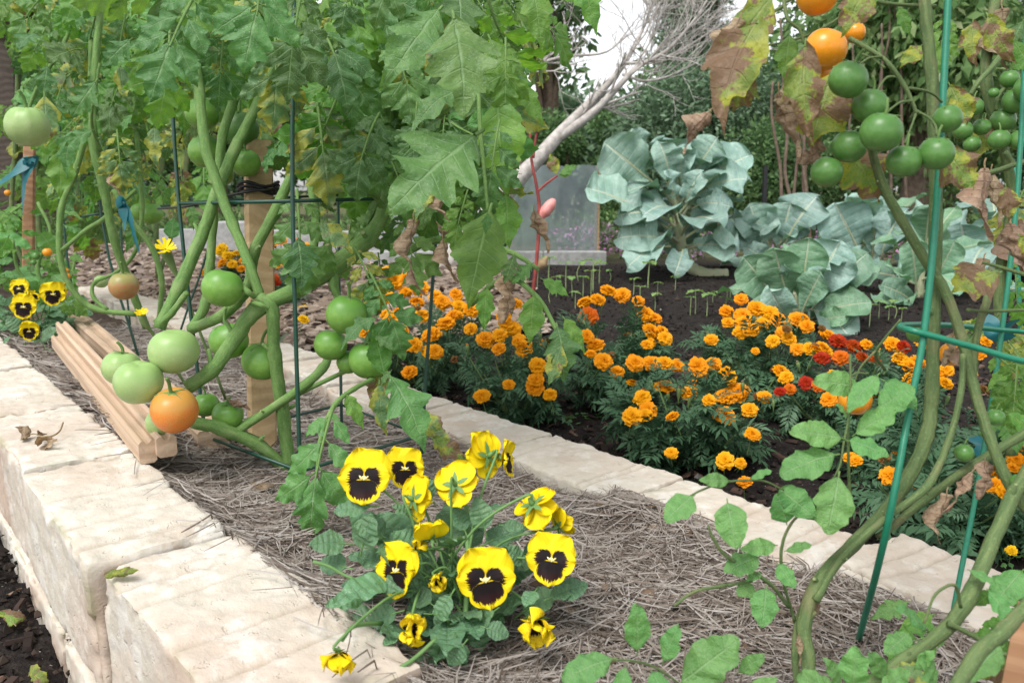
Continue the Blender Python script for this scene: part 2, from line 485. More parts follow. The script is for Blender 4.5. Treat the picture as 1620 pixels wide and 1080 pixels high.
M['pansy_stem'] = simplemat('pansy_stalk', (.10, .21, .06), (.15, .28, .09), 30, .6, 0)

def petalmat(name, blotch, wilt=0.0, edge=.8):
    t = NT(name); co = t.coord(); u, v = t.uv()
    a = t.math('ABSOLUTE', t.math('MULTIPLY', t.math('SUBTRACT', u, .5), 2.0))
    mp = t.n('CombineXYZ'); t.set(mp, 0, t.math('MULTIPLY', u, 26.0)); t.set(mp, 1, t.math('MULTIPLY', v, 1.5)); t.set(mp, 2, t.rand())
    st = t.noise(1.0, 3, mp.outputs[0], .7)
    col = t.mix(t.math('MULTIPLY', t.step(st, .25, .75), .55), (.93, .76, .008), (.84, .55, .0))
    col = t.mix(t.math('MULTIPLY', t.math('SUBTRACT', 1.0, t.step(v, .0, .35)), .35), col, (.70, .42, .0))
    if wilt:
        col = t.mix(t.step(t.noise(40, 3, co), .5, .62), col, (.62, .36, .04))
    if blotch:
        lim = t.math('SUBTRACT', .80 * blotch, t.math('MULTIPLY', t.math('POWER', a, 2.5), .34))
        lim = t.math('ADD', lim, t.math('MULTIPLY', t.math('SUBTRACT', st, .5), .62))
        m = t.math('SUBTRACT', 1.0, t.step(t.math('SUBTRACT', v, lim), -.015, .015))
        m = t.math('MULTIPLY', m, t.math('SUBTRACT', 1.0, t.step(t.math('ADD', a, t.math('ADD', t.math('MULTIPLY', t.math('SUBTRACT', st, .5), .4), t.math('MULTIPLY', t.math('SUBTRACT', 1.0, t.step(v, .12, .42)), -.22))), edge - .05, edge + .05)))
        m = t.math('MULTIPLY', m, t.step(v, .02, .05))
        blk = t.mix(t.step(v, .3, .8), (.006, .0015, .002), (.030, .003, .003))
        col = t.mix(m, col, blk)
    return t.bsdf(col, .55, t.bump(st, .25, .002), .22, None, .25)
M['petal'] = petalmat('yellow_petal', 0)
M['petal_side'] = petalmat('yellow_petal_dark_side', .78, 0, .72)
M['petal_lip'] = petalmat('yellow_petal_dark_lip', 1.0, 0, .84)
M['petal_wilt'] = petalmat('wilting_yellow_petal', .6, 1)
M['pansy_eye'] = simplemat('pansy_eye', (.80, .78, .45), (.85, .7, .2), 50, .5, 0)

def mgmat(name, inner, outer):
    t = NT(name); u, v = t.uv()
    co = t.coord(); n = t.noise(12, 2, co)
    col = t.mix(v, inner, outer)
    col = t.mix(t.math('MULTIPLY', n, .35), col, tuple(x * .7 for x in outer))
    h = t.n('HueSaturation'); t.set(h, 'Color', col)
    t.set(h, 'Hue', t.math('ADD', .49, t.math('MULTIPLY', t.rand(), .018)))
    return t.bsdf(h.outputs[0], .6, None, .2, None, .2)
M['mg_orange'] = mgmat('orange_marigold_petal', (.78, .22, .0), (.94, .41, .005))
M['mg_yellow'] = mgmat('yellow_marigold_petal', (.80, .34, .0), (.92, .55, .01))
M['mg_red'] = mgmat('red_marigold_petal', (.70, .16, .0), (.36, .022, .004))
M['mg_rust'] = mgmat('rust_marigold_petal', (.85, .30, .0), (.66, .12, .004))

# ================================================================== THE SETTING
D = np.array([-.635, .772, 0]); D /= np.linalg.norm(D)      # along the raised bed
N = np.array([D[1], -D[0], 0])                              # across it, towards the marigolds
def BW(s, q, z=0.0): return D * s + N * q + np.array([0, 0, z])
QL0, QL1, QR0, QR1 = .163, .313, .842, .992                  # outer/inner faces of both block rows
ZL, ZR = .04, -.022                                         # block tops
def mulch_z(s, q):
    f = np.clip((q - QL1) / (QR0 - QL1), 0, 1)
    z = .0 - .075 * f
    z = z + .02 * np.exp(-np.clip(q - QL1, 0, 1) / .07)
    z = z + .018 * fbm(np.stack([s * 5, q * 5, s * 0], -1), 3, 3)
    # mounds against the right-hand blocks
    z = z + .050 * np.exp(-((s - .70) / .13) ** 2 - ((q - .84) / .07) ** 2) + .042 * np.exp(-((s - .40) / .12) ** 2 - ((q - .84) / .08) ** 2) + .03 * np.exp(-((s - 1.25) / .2) ** 2 - ((q - .84) / .06) ** 2)
    return z
def soil_z(x, y):
    q = x * N[0] + y * N[1]
    far = np.clip((y - 1.5) / 3.4, 0, 1)
    z = np.where(q < .25, -.14, -.135 + .085 * far)
    z = z + .012 * fbm(np.stack([x * 4, y * 4, x * 0], -1), 11, 4) * np.clip(3 / (np.abs(y) + .5), .2, 1)
    return z
def sz(x, y): return float(soil_z(np.array([x]), np.array([y]))[0])

# ground: one sheet to the horizon
mb = MB()
xs = np.concatenate([[-250, -120, -60, -30, -15, -9], np.linspace(-6, 6, 121), [9, 15, 30, 60, 120, 250]])
ys = np.concatenate([[-200, -60, -15, -5], np.linspace(-1, 7.5, 90), [9, 12, 16, 24, 40, 80, 150, 300]])
X, Y = np.meshgrid(xs, ys)
q_ = X * N[0] + Y * N[1]
Z = soil_z(X.ravel(), Y.ravel()).reshape(X.shape)
Z = np.where((q_ > QL0 + .02) & (q_ < QR1 - .02), np.minimum(Z, -.12) - .06, Z)
Z = np.where(Y > 7.4, -.06, Z)
mb.add(np.stack([X, Y, Z], -1), grid_faces(len(ys), len(xs)), uv=np.zeros((X.size, 2)))
def groundmat():
    t = NT('garden_soil_ground'); co = t.coord(False)
    s = t.n('SeparateXYZ'); t.set(s, 0, co)
    n = t.noise(38, 5, co, .75); big = t.noise(1.7, 3, co)
    soil = t.mix(t.step(n, .3, .75), (.010, .008, .0075), (.042, .034, .030))
    soil = t.mix(t.step(t.noise(230, 1, co), .74, .77), soil, (.42, .40, .38))
    lawn = t.mix(t.step(t.noise(9, 4, co), .3, .7), (.07, .085, .03), (.16, .15, .085))
    f = t.step(t.math('ADD', s.outputs[1], t.math('MULTIPLY', big, .9)), 5.6, 6.6)
    col = t.mix(f, soil, lawn)
    return t.bsdf(col, .95, t.bump(n, 1.0, .014), 0, None, .15)
mk('ground', mb.mesh('ground', groundmat()), kind='structure')

# raised bed surface under the straw
mb = MB()
ss = np.linspace(-.6, 4.6, 190); qq = np.linspace(QL1 - .05, QR0 + .05, 30)
S, Q = np.meshgrid(ss, qq, indexing='ij')
Zm = mulch_z(S.ravel(), Q.ravel())
Vm = D * S.ravel()[:, None] + N * Q.ravel()[:, None]; Vm[:, 2] = Zm - .006
mb.add(Vm, grid_faces(len(ss), len(qq))[:, ::-1])
mk('raised_bed_ground', mb.mesh('raised_bed_ground', M['mulchbase']), kind='structure')

# chip path behind the bed on the left
def chips(mb, pts, size, flat=.25, seed=1):
    r = np.random.default_rng(seed); n = len(pts)
    bx = np.array([[-1, -1, -1], [1, -1, -1], [1, 1, -1], [-1, 1, -1], [-.8, -.9, 1], [.8, -.7, 1], [.9, .8, 1], [-.7, .9, 1]], float) * .5
    a = r.uniform(0, 2 * np.pi, n); ln = size * r.uniform(.5, 1.5, n); w = ln * r.uniform(.25, .6, n); h = w * flat * r.uniform(.6, 1.4, n)
    tx = r.normal(0, .25, n); ty = r.normal(0, .25, n)
    L = bx[None] * np.stack([ln, w, h], -1)[:, None, :]
    c, s_ = np.cos(a)[:, None], np.sin(a)[:, None]
    x = L[..., 0] * c - L[..., 1] * s_; y = L[..., 0] * s_ + L[..., 1] * c; z = L[..., 2] + x * tx[:, None] + y * ty[:, None]
    V = np.stack([x, y, z], -1) + pts[:, None, :]
    F = np.array([[0, 3, 2, 1], [4, 5, 6, 7], [0, 1, 5, 4], [1, 2, 6, 5], [2, 3, 7, 6], [3, 0, 4, 7]])
    Fq = (F[None] + (np.arange(n) * 8)[:, None, None]).reshape(-1, 4)
    uv = np.repeat(r.uniform(0, 1, n), 8); uv = np.stack([uv, uv * 0], -1)
    mb.add(V.reshape(-1, 3), Fq, uv=uv)
mb = MB()
pa = [G(130, 470, -.13), G(430, 470, -.13), G(640, 335, -.06), G(150, 318, -.06)]
def quadgrid(mb, c, nu, nv, zoff, zf):
    u, v = np.meshgrid(np.linspace(0, 1, nu), np.linspace(0, 1, nv), indexing='ij')
    c = [np.asarray(k) for k in c]
    Pq = (c[0] * ((1 - u) * (1 - v))[..., None] + c[1] * (u * (1 - v))[..., None] + c[2] * (u * v)[..., None] + c[3] * ((1 - u) * v)[..., None]).reshape(-1, 3)
    Pq[:, 2] = zf(Pq[:, 0], Pq[:, 1]) + zoff
    mb.add(Pq, grid_faces(nu, nv)); return Pq
def path_z(x, y): return soil_z(x, y)
PQ = [BW(2.6, QR1 + .05), BW(2.2, QR1 + 1.0), vec((-.1, 8.2, 0)), vec((-5.6, 6.6, 0))]
quadgrid(mb, PQ, 40, 40, .008, path_z)
mk('chip_path', mb.mesh('chip_path', M['chipbase']), kind='structure')
mb = MB()
u = rng.uniform(0, 1, 7000); v = rng.uniform(0, 1, 7000) ** 1.3
c = PQ
pts = c[0] * ((1 - u) * (1 - v))[:, None] + c[1] * (u * (1 - v))[:, None] + c[2] * (u * v)[:, None] + c[3] * ((1 - u) * v)[:, None]
pts[:, 2] = path_z(pts[:, 0], pts[:, 1]) + .013
chips(mb, pts, .05, .25, 5)
mk('wood_chips', mb.mesh('wood_chips', M['chips'], False), kind='stuff', label='loose brown wood chips covering the path behind the raised bed')

# soil crumbs, perlite and bark on the dark beds
mb = MB()
def crumbs(mb, pts, size, seed):
    r = np.random.default_rng(seed); n = len(pts)
    o = np.array([[1, 0, 0], [-1, 0, 0], [0, 1, 0], [0, -1, 0], [0, 0, 1], [0, 0, -1]], float)
    V = o[None] * r.uniform(.5, 1.3, (n, 6, 1)) * (size * r.lognormal(0, .45, n))[:, None, None]
    V = V + r.normal(0, .15, V.shape) * size + pts[:, None, :]
    F = np.array([[0, 2, 4], [2, 1, 4], [1, 3, 4], [3, 0, 4], [2, 0, 5], [1, 2, 5], [3, 1, 5], [0, 3, 5]])
    T = (F[None] + (np.arange(n) * 6)[:, None, None]).reshape(-1, 3)
    uv = np.repeat(r.beta(1.2, 2.2, n) * .82 + (r.random(n) < .03) * .3, 6); uv = np.clip(uv, 0, 1)
    mb.add(V.reshape(-1, 3), None, T, np.stack([uv, uv * 0], -1))
n = 9000
x = rng.uniform(-.9, 3.4, n); y = 1.15 + 4.0 * rng.uniform(0, 1, n) ** 1.6
k = (x * N[0] + y * N[1] > QR1 + .02) & (x > -.25 * y - .3) & (x < .7 * y + .2)
pts = np.stack([x, y, soil_z(x, y) + .004], -1)[k]
crumbs(mb, pts, .0055, 3)
x = rng.uniform(-1.0, -.2, 5000); y = rng.uniform(.3, 1.4, 5000); q = x * N[0] + y * N[1]
k = (q < QL0 - .005) & (q > -.2)
crumbs(mb, np.stack([x, y, soil_z(x, y) + .003], -1)[k], .0042, 4)
mk('soil_crumbs', mb.mesh('soil_crumbs', M['crumb'], False), kind='stuff', label='dark soil crumbs with white perlite specks on the garden beds')
mb = MB()
x = rng.uniform(-1.0, -.2, 900); y = rng.uniform(.3, 1.4, 900); q = x * N[0] + y * N[1]
k = (q < QL0 - .02) & (q > -.1)
chips(mb, np.stack([x, y, soil_z(x, y) + .006], -1)[k], .026, .4, 8)
x = rng.uniform(-.6, 1.6, 1500); y = rng.uniform(1.1, 2.6, 1500); q = x * N[0] + y * N[1]
k = (q > QR1 + .02)
chips(mb, np.stack([x, y, soil_z(x, y) + .004], -1)[k], .022, .3, 9)
mk('bark_litter', mb.mesh('bark_litter', rampmat('dark_bark_litter', [(.02, .014, .012), (.05, .032, .026), (.09, .055, .042), (.16, .10, .075)], .9), False), kind='stuff', label='dark bark pieces scattered on the soil beside the block walls')

# ---------------------------------------------------------------- block walls
def block_mesh(L, W, H, seed, groove=True):
    r = np.random.default_rng(seed); mb = MB()
    def face(nu, nv, f):
        u, v = np.meshgrid(np.linspace(-1, 1, nu), np.linspace(-1, 1, nv), indexing='ij')
        p = f(u.ravel(), v.ravel())
        return p, grid_faces(nu, nv)
    nL, nW, nH = 70, 34, 26
    fs = [face(nL, nW, lambda u, v: np.stack([u, v, u * 0 + 1], -1)),
          face(nW, nL, lambda u, v: np.stack([v, u, u * 0 - 1], -1)),
          face(nL, nH, lambda u, v: np.stack([u, u * 0 - 1, v], -1)),
          face(nH, nL, lambda u, v: np.stack([v, u * 0 + 1, u], -1)),
          face(nH, nW, lambda u, v: np.stack([u * 0 - 1, v, u], -1)[:, [0, 1, 2]]),
          face(nW, nH, lambda u, v: np.stack([u * 0 + 1, u, v], -1))]
    half = np.array([L, W, H]) / 2
    rr = .0045
    gpos = np.sort(r.uniform(-.8, .8, 4)) if groove else []
    for p, F in fs:
        w = p * half
        inner = half - rr
        c = np.clip(w, -inner, inner); d = w - c; ln = np.linalg.norm(d, axis=1)
        dirn = d / (ln[:, None] + 1e-9)
        edge = np.sort(np.abs(w) / half, axis=1)[:, 1]
        w = np.where(ln[:, None] > 1e-6, c + dirn * rr, w)
        off = .0022 * fbm(w * 14 + seed * 7.1, seed, 3) + .0016 * fbm(w * 90, seed + 3, 3)
        chip = np.clip(fbm(w * 26 + seed * 3.3, seed + 9, 3) - .05, 0, 1) * np.clip((edge - .88) / .12, 0, 1) * .016
        w = w + np.where(np.abs(dirn).sum(1)[:, None] > 0, dirn, p) * (off - chip)[:, None]
        top = p[:, 2] > .99
        wob = .25 * vnoise(np.stack([w[:, 1] * 12, w[:, 0] * 0, w[:, 0] * 0 + seed], -1), seed) * .06
        gm = np.zeros(len(w))
        for g in gpos:
            gm = np.maximum(gm, np.exp(-(((w[:, 0] / half[0]) - g - wob) / .022) ** 2))
        w[:, 2] -= np.where(top, gm * .0055, 0)
        uv = np.stack([gm * top, np.clip((edge - .8) / .2, 0, 1)], -1)
        mb.add(w, F, uv=uv)
    me = mb.mesh('block', M['block'])
    return me
BL = [block_mesh(.372, .15, .15, i) for i in range(4)]
BLo = [block_mesh(.372, .15, .085, 20 + i, False) for i in range(2)]
BRm = [block_mesh(.30, .15, .10, 10 + i) for i in range(4)]
BRo = [block_mesh(.30, .15, .085, 30 + i, False) for i in range(2)]
yawD = math.atan2(D[1], D[0])
def put_block(par, me, s, q, ztop, H, dyaw=0, tilt=0, roll=0):
    Mx = Matrix.Translation(Vector(BW(s, q, ztop - H / 2))) @ Matrix.Rotation(yawD + dyaw, 4, 'Z') @ Matrix.Rotation(tilt, 4, 'X') @ Matrix.Rotation(roll, 4, 'Y')
    return mk('block', me, Mx, par)
wl = thing('block_retaining_wall', BW(1.5, .24, -.14), 'low wall of pale weathered concrete blocks along the left edge of the bed', 'wall')
sj = [-.60, -.23, .145, .518, .894, 1.267, 1.625, 2.04, 2.42, 2.80, 3.18, 3.56, 3.94, 4.32]
jr = np.random.default_rng(5)
for i in range(len(sj) - 1):
    mid = (sj[i] + sj[i + 1]) / 2; ln = sj[i + 1] - sj[i]
    o = put_block(wl, BL[i % 4], mid, (QL0 + QL1) / 2 + jr.uniform(-.004, .004) + (.016 if i == 3 else 0), ZL + jr.uniform(-.004, .004) - (.006 if i == 3 else 0), .15, jr.uniform(-.012, .012) + (.03 if i == 3 else 0) + (math.pi if i % 2 else 0), jr.uniform(-.01, .01), jr.uniform(-.012, .012))
    o.matrix_basis = o.matrix_basis @ Matrix.Diagonal((ln / .376, 1, 1, 1))
for i in range(len(sj) - 1):
    mid = (sj[i] + sj[i + 1]) / 2 + .17
    o = put_block(wl, BLo[i % 2], mid, (QL0 + QL1) / 2 - .006 + jr.uniform(-.004, .004), ZL - .153, .085, jr.uniform(-.01, .01))
wr = thing('block_retaining_wall', BW(1.2, .93, -.14), 'low wall of pale concrete blocks between the straw bed and the marigolds', 'wall')
sr = [.175, .478, .782, 1.085, 1.39, 1.70, 2.0, 2.31, 2.62, 2.93, 3.24, 3.55, 3.86, 4.17]
for i in range(len(sr) - 1):
    mid = (sr[i] + sr[i + 1]) / 2; ln = sr[i + 1] - sr[i]
    bend = 0.0; dq = 0
    if i == 0: bend, dq = -.16, .022
    o = put_block(wr, BRm[i % 4], mid, (QR0 + QR1) / 2 + dq + jr.uniform(-.006, .006), ZR + jr.uniform(-.005, .005) - (.006 if i == 0 else 0), .10, bend + jr.uniform(-.03, .03), jr.uniform(-.02, .01), jr.uniform(-.015, .015))
    put_block(wr, BRo[i % 2], mid + .14, (QR0 + QR1) / 2 + dq + .004, ZR - .107, .085, bend)
for s0, bend, dq in ((.02, -.30, .085), (-.26, -.42, .195)):
    put_block(wr, BRm[2], s0, (QR0 + QR1) / 2 + dq, ZR - .004, .10, bend)

# ---------------------------------------------------------------- pine straw
def needles(mb, n, srange, seed, lmin, lmax, rad, segs=4, lift=.022, qlo=QL1 + .001, qhi=QR0 - .001, bias=1.0):
    r = np.random.default_rng(seed)
    s = srange[0] + (srange[1] - srange[0]) * r.uniform(0, 1, n) ** bias; q = r.uniform(qlo, qhi, n)
    ln = r.uniform(lmin, lmax, n)
    # needles lie in loose bundles that share a direction
    ang = 6.0 * fbm(np.stack([s * 7, q * 7, s * 0], -1), seed + 5, 2) + r.normal(0, .75, n) + (r.random(n) < .25) * r.uniform(0, np.pi, n)
    kap = r.normal(0, 7.0 if segs < 6 else 4.5, n); h0 = lift * r.uniform(0, 1, n) ** 1.4; tilt = r.normal(0, .10, n)
    u = np.linspace(-.5, .5, segs + 1)
    th = ang[:, None] + kap[:, None] * (u[None] * ln[:, None])
    dx = np.cos(th) * (ln / segs)[:, None]; dy = np.sin(th) * (ln / segs)[:, None]
    ds = np.cumsum(dx, 1) - dx; dq_ = np.cumsum(dy, 1) - dy
    ds -= ds.mean(1)[:, None]; dq_ -= dq_.mean(1)[:, None]
    S = s[:, None] + ds; Qn = q[:, None] + dq_
    Qn = Qn + np.maximum(0, qlo - Qn.min(1))[:, None] - np.maximum(0, Qn.max(1) - qhi)[:, None]
    Z = mulch_z(S.ravel(), Qn.ravel()).reshape(S.shape)
    Z = .5 * Z + .5 * Z.mean(1)[:, None] + h0[:, None] + tilt[:, None] * u[None] * ln[:, None] + .012 * np.abs(r.normal(0, .5, n))[:, None] * (u[None] ** 2) * 3
    Z = np.maximum(Z, mulch_z(S.ravel(), Qn.ravel()).reshape(S.shape) - .003)
    Z = np.where(Qn > QR0 + .003, np.maximum(Z, ZR + .004), Z)
    Z = np.where(Qn < QL1 - .003, np.maximum(Z, ZL + .004), Z)
    Pn = D[None, None] * S[..., None] + N[None, None] * Qn[..., None]; Pn[..., 2] = Z
    tx = D[0] * np.cos(th) + N[0] * np.sin(th); ty = D[1] * np.cos(th) + N[1] * np.sin(th)
    sd = np.stack([-ty, tx, tx * 0], -1); up = np.array([0, 0, 1.0])
    rad = (rad * r.uniform(.5, 1.55, n))[:, None, None] * np.array([.55] + [1] * (segs - 1) + [.4])[None, :, None]
    a = Pn + sd * rad; b = Pn - sd * rad; c_ = Pn + up * rad * 1.5
    V = np.stack([a, c_, b], 2)                       # n, segs+1, 3, 3
    base = (np.arange(n) * (segs + 1) * 3)[:, None, None]
    i = np.arange(segs)[None, :, None] * 3; k = np.arange(2)[None, None, :]
    f = np.stack([base + i + k, base + i + k + 1, base + i + 3 + k + 1, base + i + 3 + k], -1).reshape(-1, 4)
    uv = np.clip(r.beta(1.35, 1.4, n), 0, 1); uv = np.repeat(uv, (segs + 1) * 3)
    mb.add(V.reshape(-1, 3), f, uv=np.stack([uv, uv * 0], -1))
mb = MB()
needles(mb, 50000, (-.35, 1.35), 1, .05, .14, .00072)
needles(mb, 9000, (1.2, 2.9), 2, .08, .16, .0013, 3, .03)
needles(mb, 260, (.60, .80), 6, .05, .10, .0008, 7, .012, QR0 - .06, QR0 + .03)
needles(mb, 120, (.32, .48), 8, .05, .10, .0008, 7, .012, QR0 - .06, QR0 + .02)
needles(mb, 55, (.2, 1.6), 7, .05, .10, .0007, 8, .004, QL1 - .05, QL1 + .05)
mb2 = MB(); s_ = rng.uniform(.0, 1.6, 420); q_2 = rng.uniform(QL1 + .02, QR0 - .02, 420)
pts = D * s_[:, None] + N * q_2[:, None]; pts[:, 2] = mulch_z(s_, q_2) + .018
chips(mb2, pts, .017, .18, 21)
mk('mulch_debris', mb2.mesh('mulch_debris', rampmat('mulch_debris', [(.05, .03, .02), (.12, .08, .055), (.22, .16, .11), (.30, .23, .17)], .9), False), kind='stuff', label='small brown leaf and bark scraps lying on the pine straw')
mk('pine_straw', mb.mesh('pine_straw', M['straw']), kind='stuff', label='dry grey brown pine straw mulch covering the raised bed')

# ================================================================== LEAF AND FRUIT SHAPES
def leaflet(mb, L, W, base=(0, 0, 0), ang=0.0, teeth=4, depth=.4, slant=.8, nv=26, nu=4, fold=.25, curl=.3, wave=.04, seed=0, mat=0, sharp=.75, tilt=0.0, small=.1, twist=0.0, rough=.12, plain=False):
    """one toothed leaf blade lying in XY, growing along +Y then turned by ang"""
    r = np.random.default_rng(seed)
    v = np.linspace(0, 1, nv)
    p = np.sin(np.pi * v ** .66) ** .85
    p = p * (1.22 - .62 * v)
    if plain: p = np.sin(np.pi * np.clip(v, 0, 1) ** .70) ** .62 * (1.05 - .22 * v)
    ph = r.uniform(0, 1)
    saw = 1 - np.abs(np.sin(np.pi * (v ** .85 * teeth + ph))) ** .75
    s2 = (v * teeth * 3 + ph) % 1.0
    w = W / 2 * p * (1 - depth * saw * np.clip(1.25 - v, 0, 1)) * (1 - small * s2)
    w[0] = W * .012; w[-1] = W * .004
    u = np.linspace(-1, 1, 2 * nu + 1)
    sm_ = lambda q: np.convolve(np.pad(q, 2, 'edge'), [.2] * 5, 'valid')
    wl_ = w * (1 + rough * sm_(r.normal(0, 1, nv))); wr_ = w * (1 + rough * sm_(r.normal(0, 1, nv)))
    U, Vv = np.meshgrid(u, v)
    Wd = np.where(U < 0, wl_[:, None], wr_[:, None])
    x = U * Wd
    k = slant
    y = L * Vv * (1 - .06) + np.abs(x) * k * (1 - Vv * .5)
    z = fold * np.abs(x) - curl * L * (Vv ** 2) * .5
    z = z + wave * L * np.sin(Vv * 15 + r.uniform(0, 6) + np.sign(U) * r.uniform(0, 2)) * U ** 2
    z = z + .018 * L * np.sin(Vv * 2 * np.pi * teeth * 1.0) * np.sin(np.abs(U) * np.pi) + .02 * L * vnoise(np.stack([x.ravel() * 9 / L, y.ravel() * 9 / L, x.ravel() * 0 + seed], -1), seed).reshape(x.shape)
    if twist:
        a = twist * Vv; x, z = x * np.cos(a) - z * np.sin(a), x * np.sin(a) + z * np.cos(a)
    if tilt: 
        y, z = y * math.cos(tilt) - z * math.sin(tilt), y * math.sin(tilt) + z * math.cos(tilt)
    ca, sa = math.cos(ang), math.sin(ang)
    X = x * ca + y * sa; Yy = -x * sa + y * ca
    Vx = np.stack([X, Yy, z], -1).reshape(-1, 3) + np.asarray(base)
    uv = np.stack([U * .5 + .5, Vv], -1).reshape(-1, 2)
    mb.add(Vx, grid_faces(nv, 2 * nu + 1), uv=uv, mat=mat)

def bend(V, k):
    """bend along +Y downwards by k radians over unit length"""
    if abs(k) < 1e-3: return V
    y = V[:, 1]; a = k * y; R_ = 1 / k
    out = V.copy()
    out[:, 1] = (R_ + V[:, 2]) * np.sin(a); out[:, 2] = (R_ + V[:, 2]) * np.cos(a) - R_
    return out

TIP = {}
def tipped(me):
    n = len(me.vertices); a = np.zeros(n * 3, np.float32); me.vertices.foreach_get('co', a); a = a.reshape(-1, 3)
    k = a[np.argmax((a ** 2).sum(1))]; TIP[me.name] = (math.atan2(k[2], k[1]), float(np.hypot(k[1], k[2])))
    return me
def compound(seed, mat, stem, pairs=3, droop=.9, lobe=.45, size=1.0, curlup=.25, tw=.62, narrow=1.0, open_=1.0):
    """a tomato leaf: rachis with lobed leaflets, unit length along +Y, upper face +Z"""
    r = np.random.default_rng(seed); mb = MB()
    yt = .56
    rach = np.array([[0, t, .0] for t in np.linspace(0, yt + .05, 8)])
    tube(mb, rach, np.linspace(.016, .008, 8), 5, 1, False)
    leaflet(mb, .52, tw * .60 * narrow, (0, yt, 0), r.normal(0, .06), 3.6, lobe * 1.15, .85, 36, 4, -.12, r.uniform(.3, .8) * curlup * 2, .05, seed * 31 + 1)
    ys = [yt - .05, yt - .25, yt - .43][:pairs]
    ls = [.40, .34, .22]
    for i, yy in enumerate(ys):
        for sd in (-1, 1):
            l = ls[i] * r.uniform(.85, 1.12)
            a = sd * (r.uniform(.75, 1.05) * open_)
            y0 = yy + r.uniform(-.02, .02)
            st = .05 * r.uniform(.6, 1.2)
            b = np.array([math.sin(a) * st, y0 + math.cos(a) * st, 0])
            tube(mb, np.array([[0, y0, 0], b]), .006, 4, 1, False)
            leaflet(mb, l, l * r.uniform(.52, .64) * narrow, b, a, r.choice([2.4, 3.0, 3.6]), lobe * r.uniform(.8, 1.15), .8, 24, 3, -.15, r.uniform(.4, 1.0) * curlup * 2, .05, seed * 31 + 7 + i * 2 + (sd > 0), tilt=r.uniform(-.35, .05))
    for i in range(3):
        sd = r.choice([-1, 1]); a = sd * r.uniform(1.0, 1.4); l = r.uniform(.06, .1)
        leaflet(mb, l, l * .7, (0, yt - .14 - .16 * i, 0), a, 1.2, .1, .4, 8, 2, 0, .3, .02, seed + i + 90)
    mb.V[:] = [bend(v, droop) for v in mb.V]
    return tipped(mb.mesh('leaf', [mat, stem]))

def lone(seed, mat, stem, W=.55, teeth=3.5, lobe=.25, curl=.5, fold=-.15, petiole=.10, twist=0.0, wave=.04, heart=False, small=.1, plain=False):
    """a single leaflet with petiole, unit length along +Y"""
    mb = MB()
    if petiole: tube(mb, np.array([[0, 0, 0], [0, petiole * .5, -.0], [0, petiole, 0]]), .014, 5, 1, False)
    leaflet(mb, 1 - petiole, W * .98, (0, petiole - (.02 if petiole else 0), 0), 0, teeth, lobe, .7 if not heart else .25, 36, 4, fold, curl, wave, seed, twist=twist, small=small, plain=plain, rough=.06 if plain else .12)
    return tipped(mb.mesh('leaf', [mat, stem]))

def crumpled(seed, mat, stem, W=.35):
    """a dead leaf hanging twisted and rolled"""
    r = np.random.default_rng(seed); mb = MB()
    nv, nu = 34, 10
    v = np.linspace(0, 1, nv); u = np.linspace(-1, 1, nu + 1)
    U, V_ = np.meshgrid(u, v)
    w = W / 2 * np.sin(np.pi * np.clip(v * .93 + .05, 0, 1)) ** .6 * (1 + .35 * vnoise(np.stack([v * 7, v * 0 + seed, v * 0], -1), seed))
    roll = 1.6 + 1.0 * np.sin(v * 5 + seed)
    a = U * roll[:, None]
    x = w[:, None] * np.sin(a) / np.maximum(.9, roll[:, None] * .6); z = w[:, None] * (np.cos(a) - 1) * .7
    tw = r.uniform(1.0, 2.4) * V_ * r.choice([-1, 1])
    x, z = x * np.cos(tw) - z * np.sin(tw), x * np.sin(tw) + z * np.cos(tw)
    pn = np.stack([x.ravel() * 10, V_.ravel() * 9, z.ravel() * 10 + seed], -1)
    x = x + .05 * fbm(pn, seed, 2).reshape(x.shape) * np.sin(np.pi * V_) + .10 * (np.sin(V_ * 4 + seed) - math.sin(seed)) * V_
    z = z + .06 * fbm(pn, seed + 5, 2).reshape(x.shape) * np.sin(np.pi * V_)
    mb.add(np.stack([x, .12 + .88 * V_, z], -1), grid_faces(nv, nu + 1), uv=np.stack([U * .5 + .5, V_], -1))
    tube(mb, smooth_path([[0, 0, 0], [.01, .06, .01], [0, .13, 0]], 3), .012, 5, 1, False)
    return tipped(mb.mesh('leaf', [mat, stem]))

TL = {}
TL['g'] = [compound(i, M['tleaf'], M['stem'], 3, d, lb, tw=w) for i, (d, lb, w) in enumerate([(.5, .5, .62), (.9, .45, .55), (1.2, .55, .6), (.7, .35, .66), (.3, .5, .55), (1.5, .45, .5)])]
TL['b'] = [compound(20 + i, M['tleaf_bright'], M['stem'], 3, d, .4) for i, d in enumerate([.5, .9, 1.2])]
TL['s'] = [compound(30 + i, M['tleaf_spot'], M['stem'], 3, d, .4, narrow=.9) for i, d in enumerate([.7, 1.1, 1.4])]
TL['y'] = [compound(40 + i, M['tleaf_yellow'], M['stem'], 2, d, .35) for i, d in enumerate([.9, 1.3])]
TL['d'] = [crumpled(50 + i, M['tleaf_dry'], M['stem_dry'], w) for i, w in enumerate([.35, .45, .3, .4])]
TL['lg'] = [lone(60 + i, M['tleaf'], M['stem'], w, t, lb, c, twist=tw) for i, (w, t, lb, c, tw) in enumerate([(.62, 3.8, .74, .6, .15), (.54, 3.2, .64, .8, .25), (.46, 3, .45, 1.0, -.3), (.64, 4.2, .70, .6, .2)])]
TL['lb'] = [lone(70 + i, M['tleaf_bright'], M['stem'], w, t, lb, c) for i, (w, t, lb, c) in enumerate([(.5, 2.6, .25, .4), (.44, 3, .35, .7)])]
TL['ls'] = [lone(80 + i, M['tleaf_spot'], M['stem'], w, 2.8, .35, c, twist=tw) for i, (w, c, tw) in enumerate([(.5, .5, .1), (.42, .8, -.3)])]
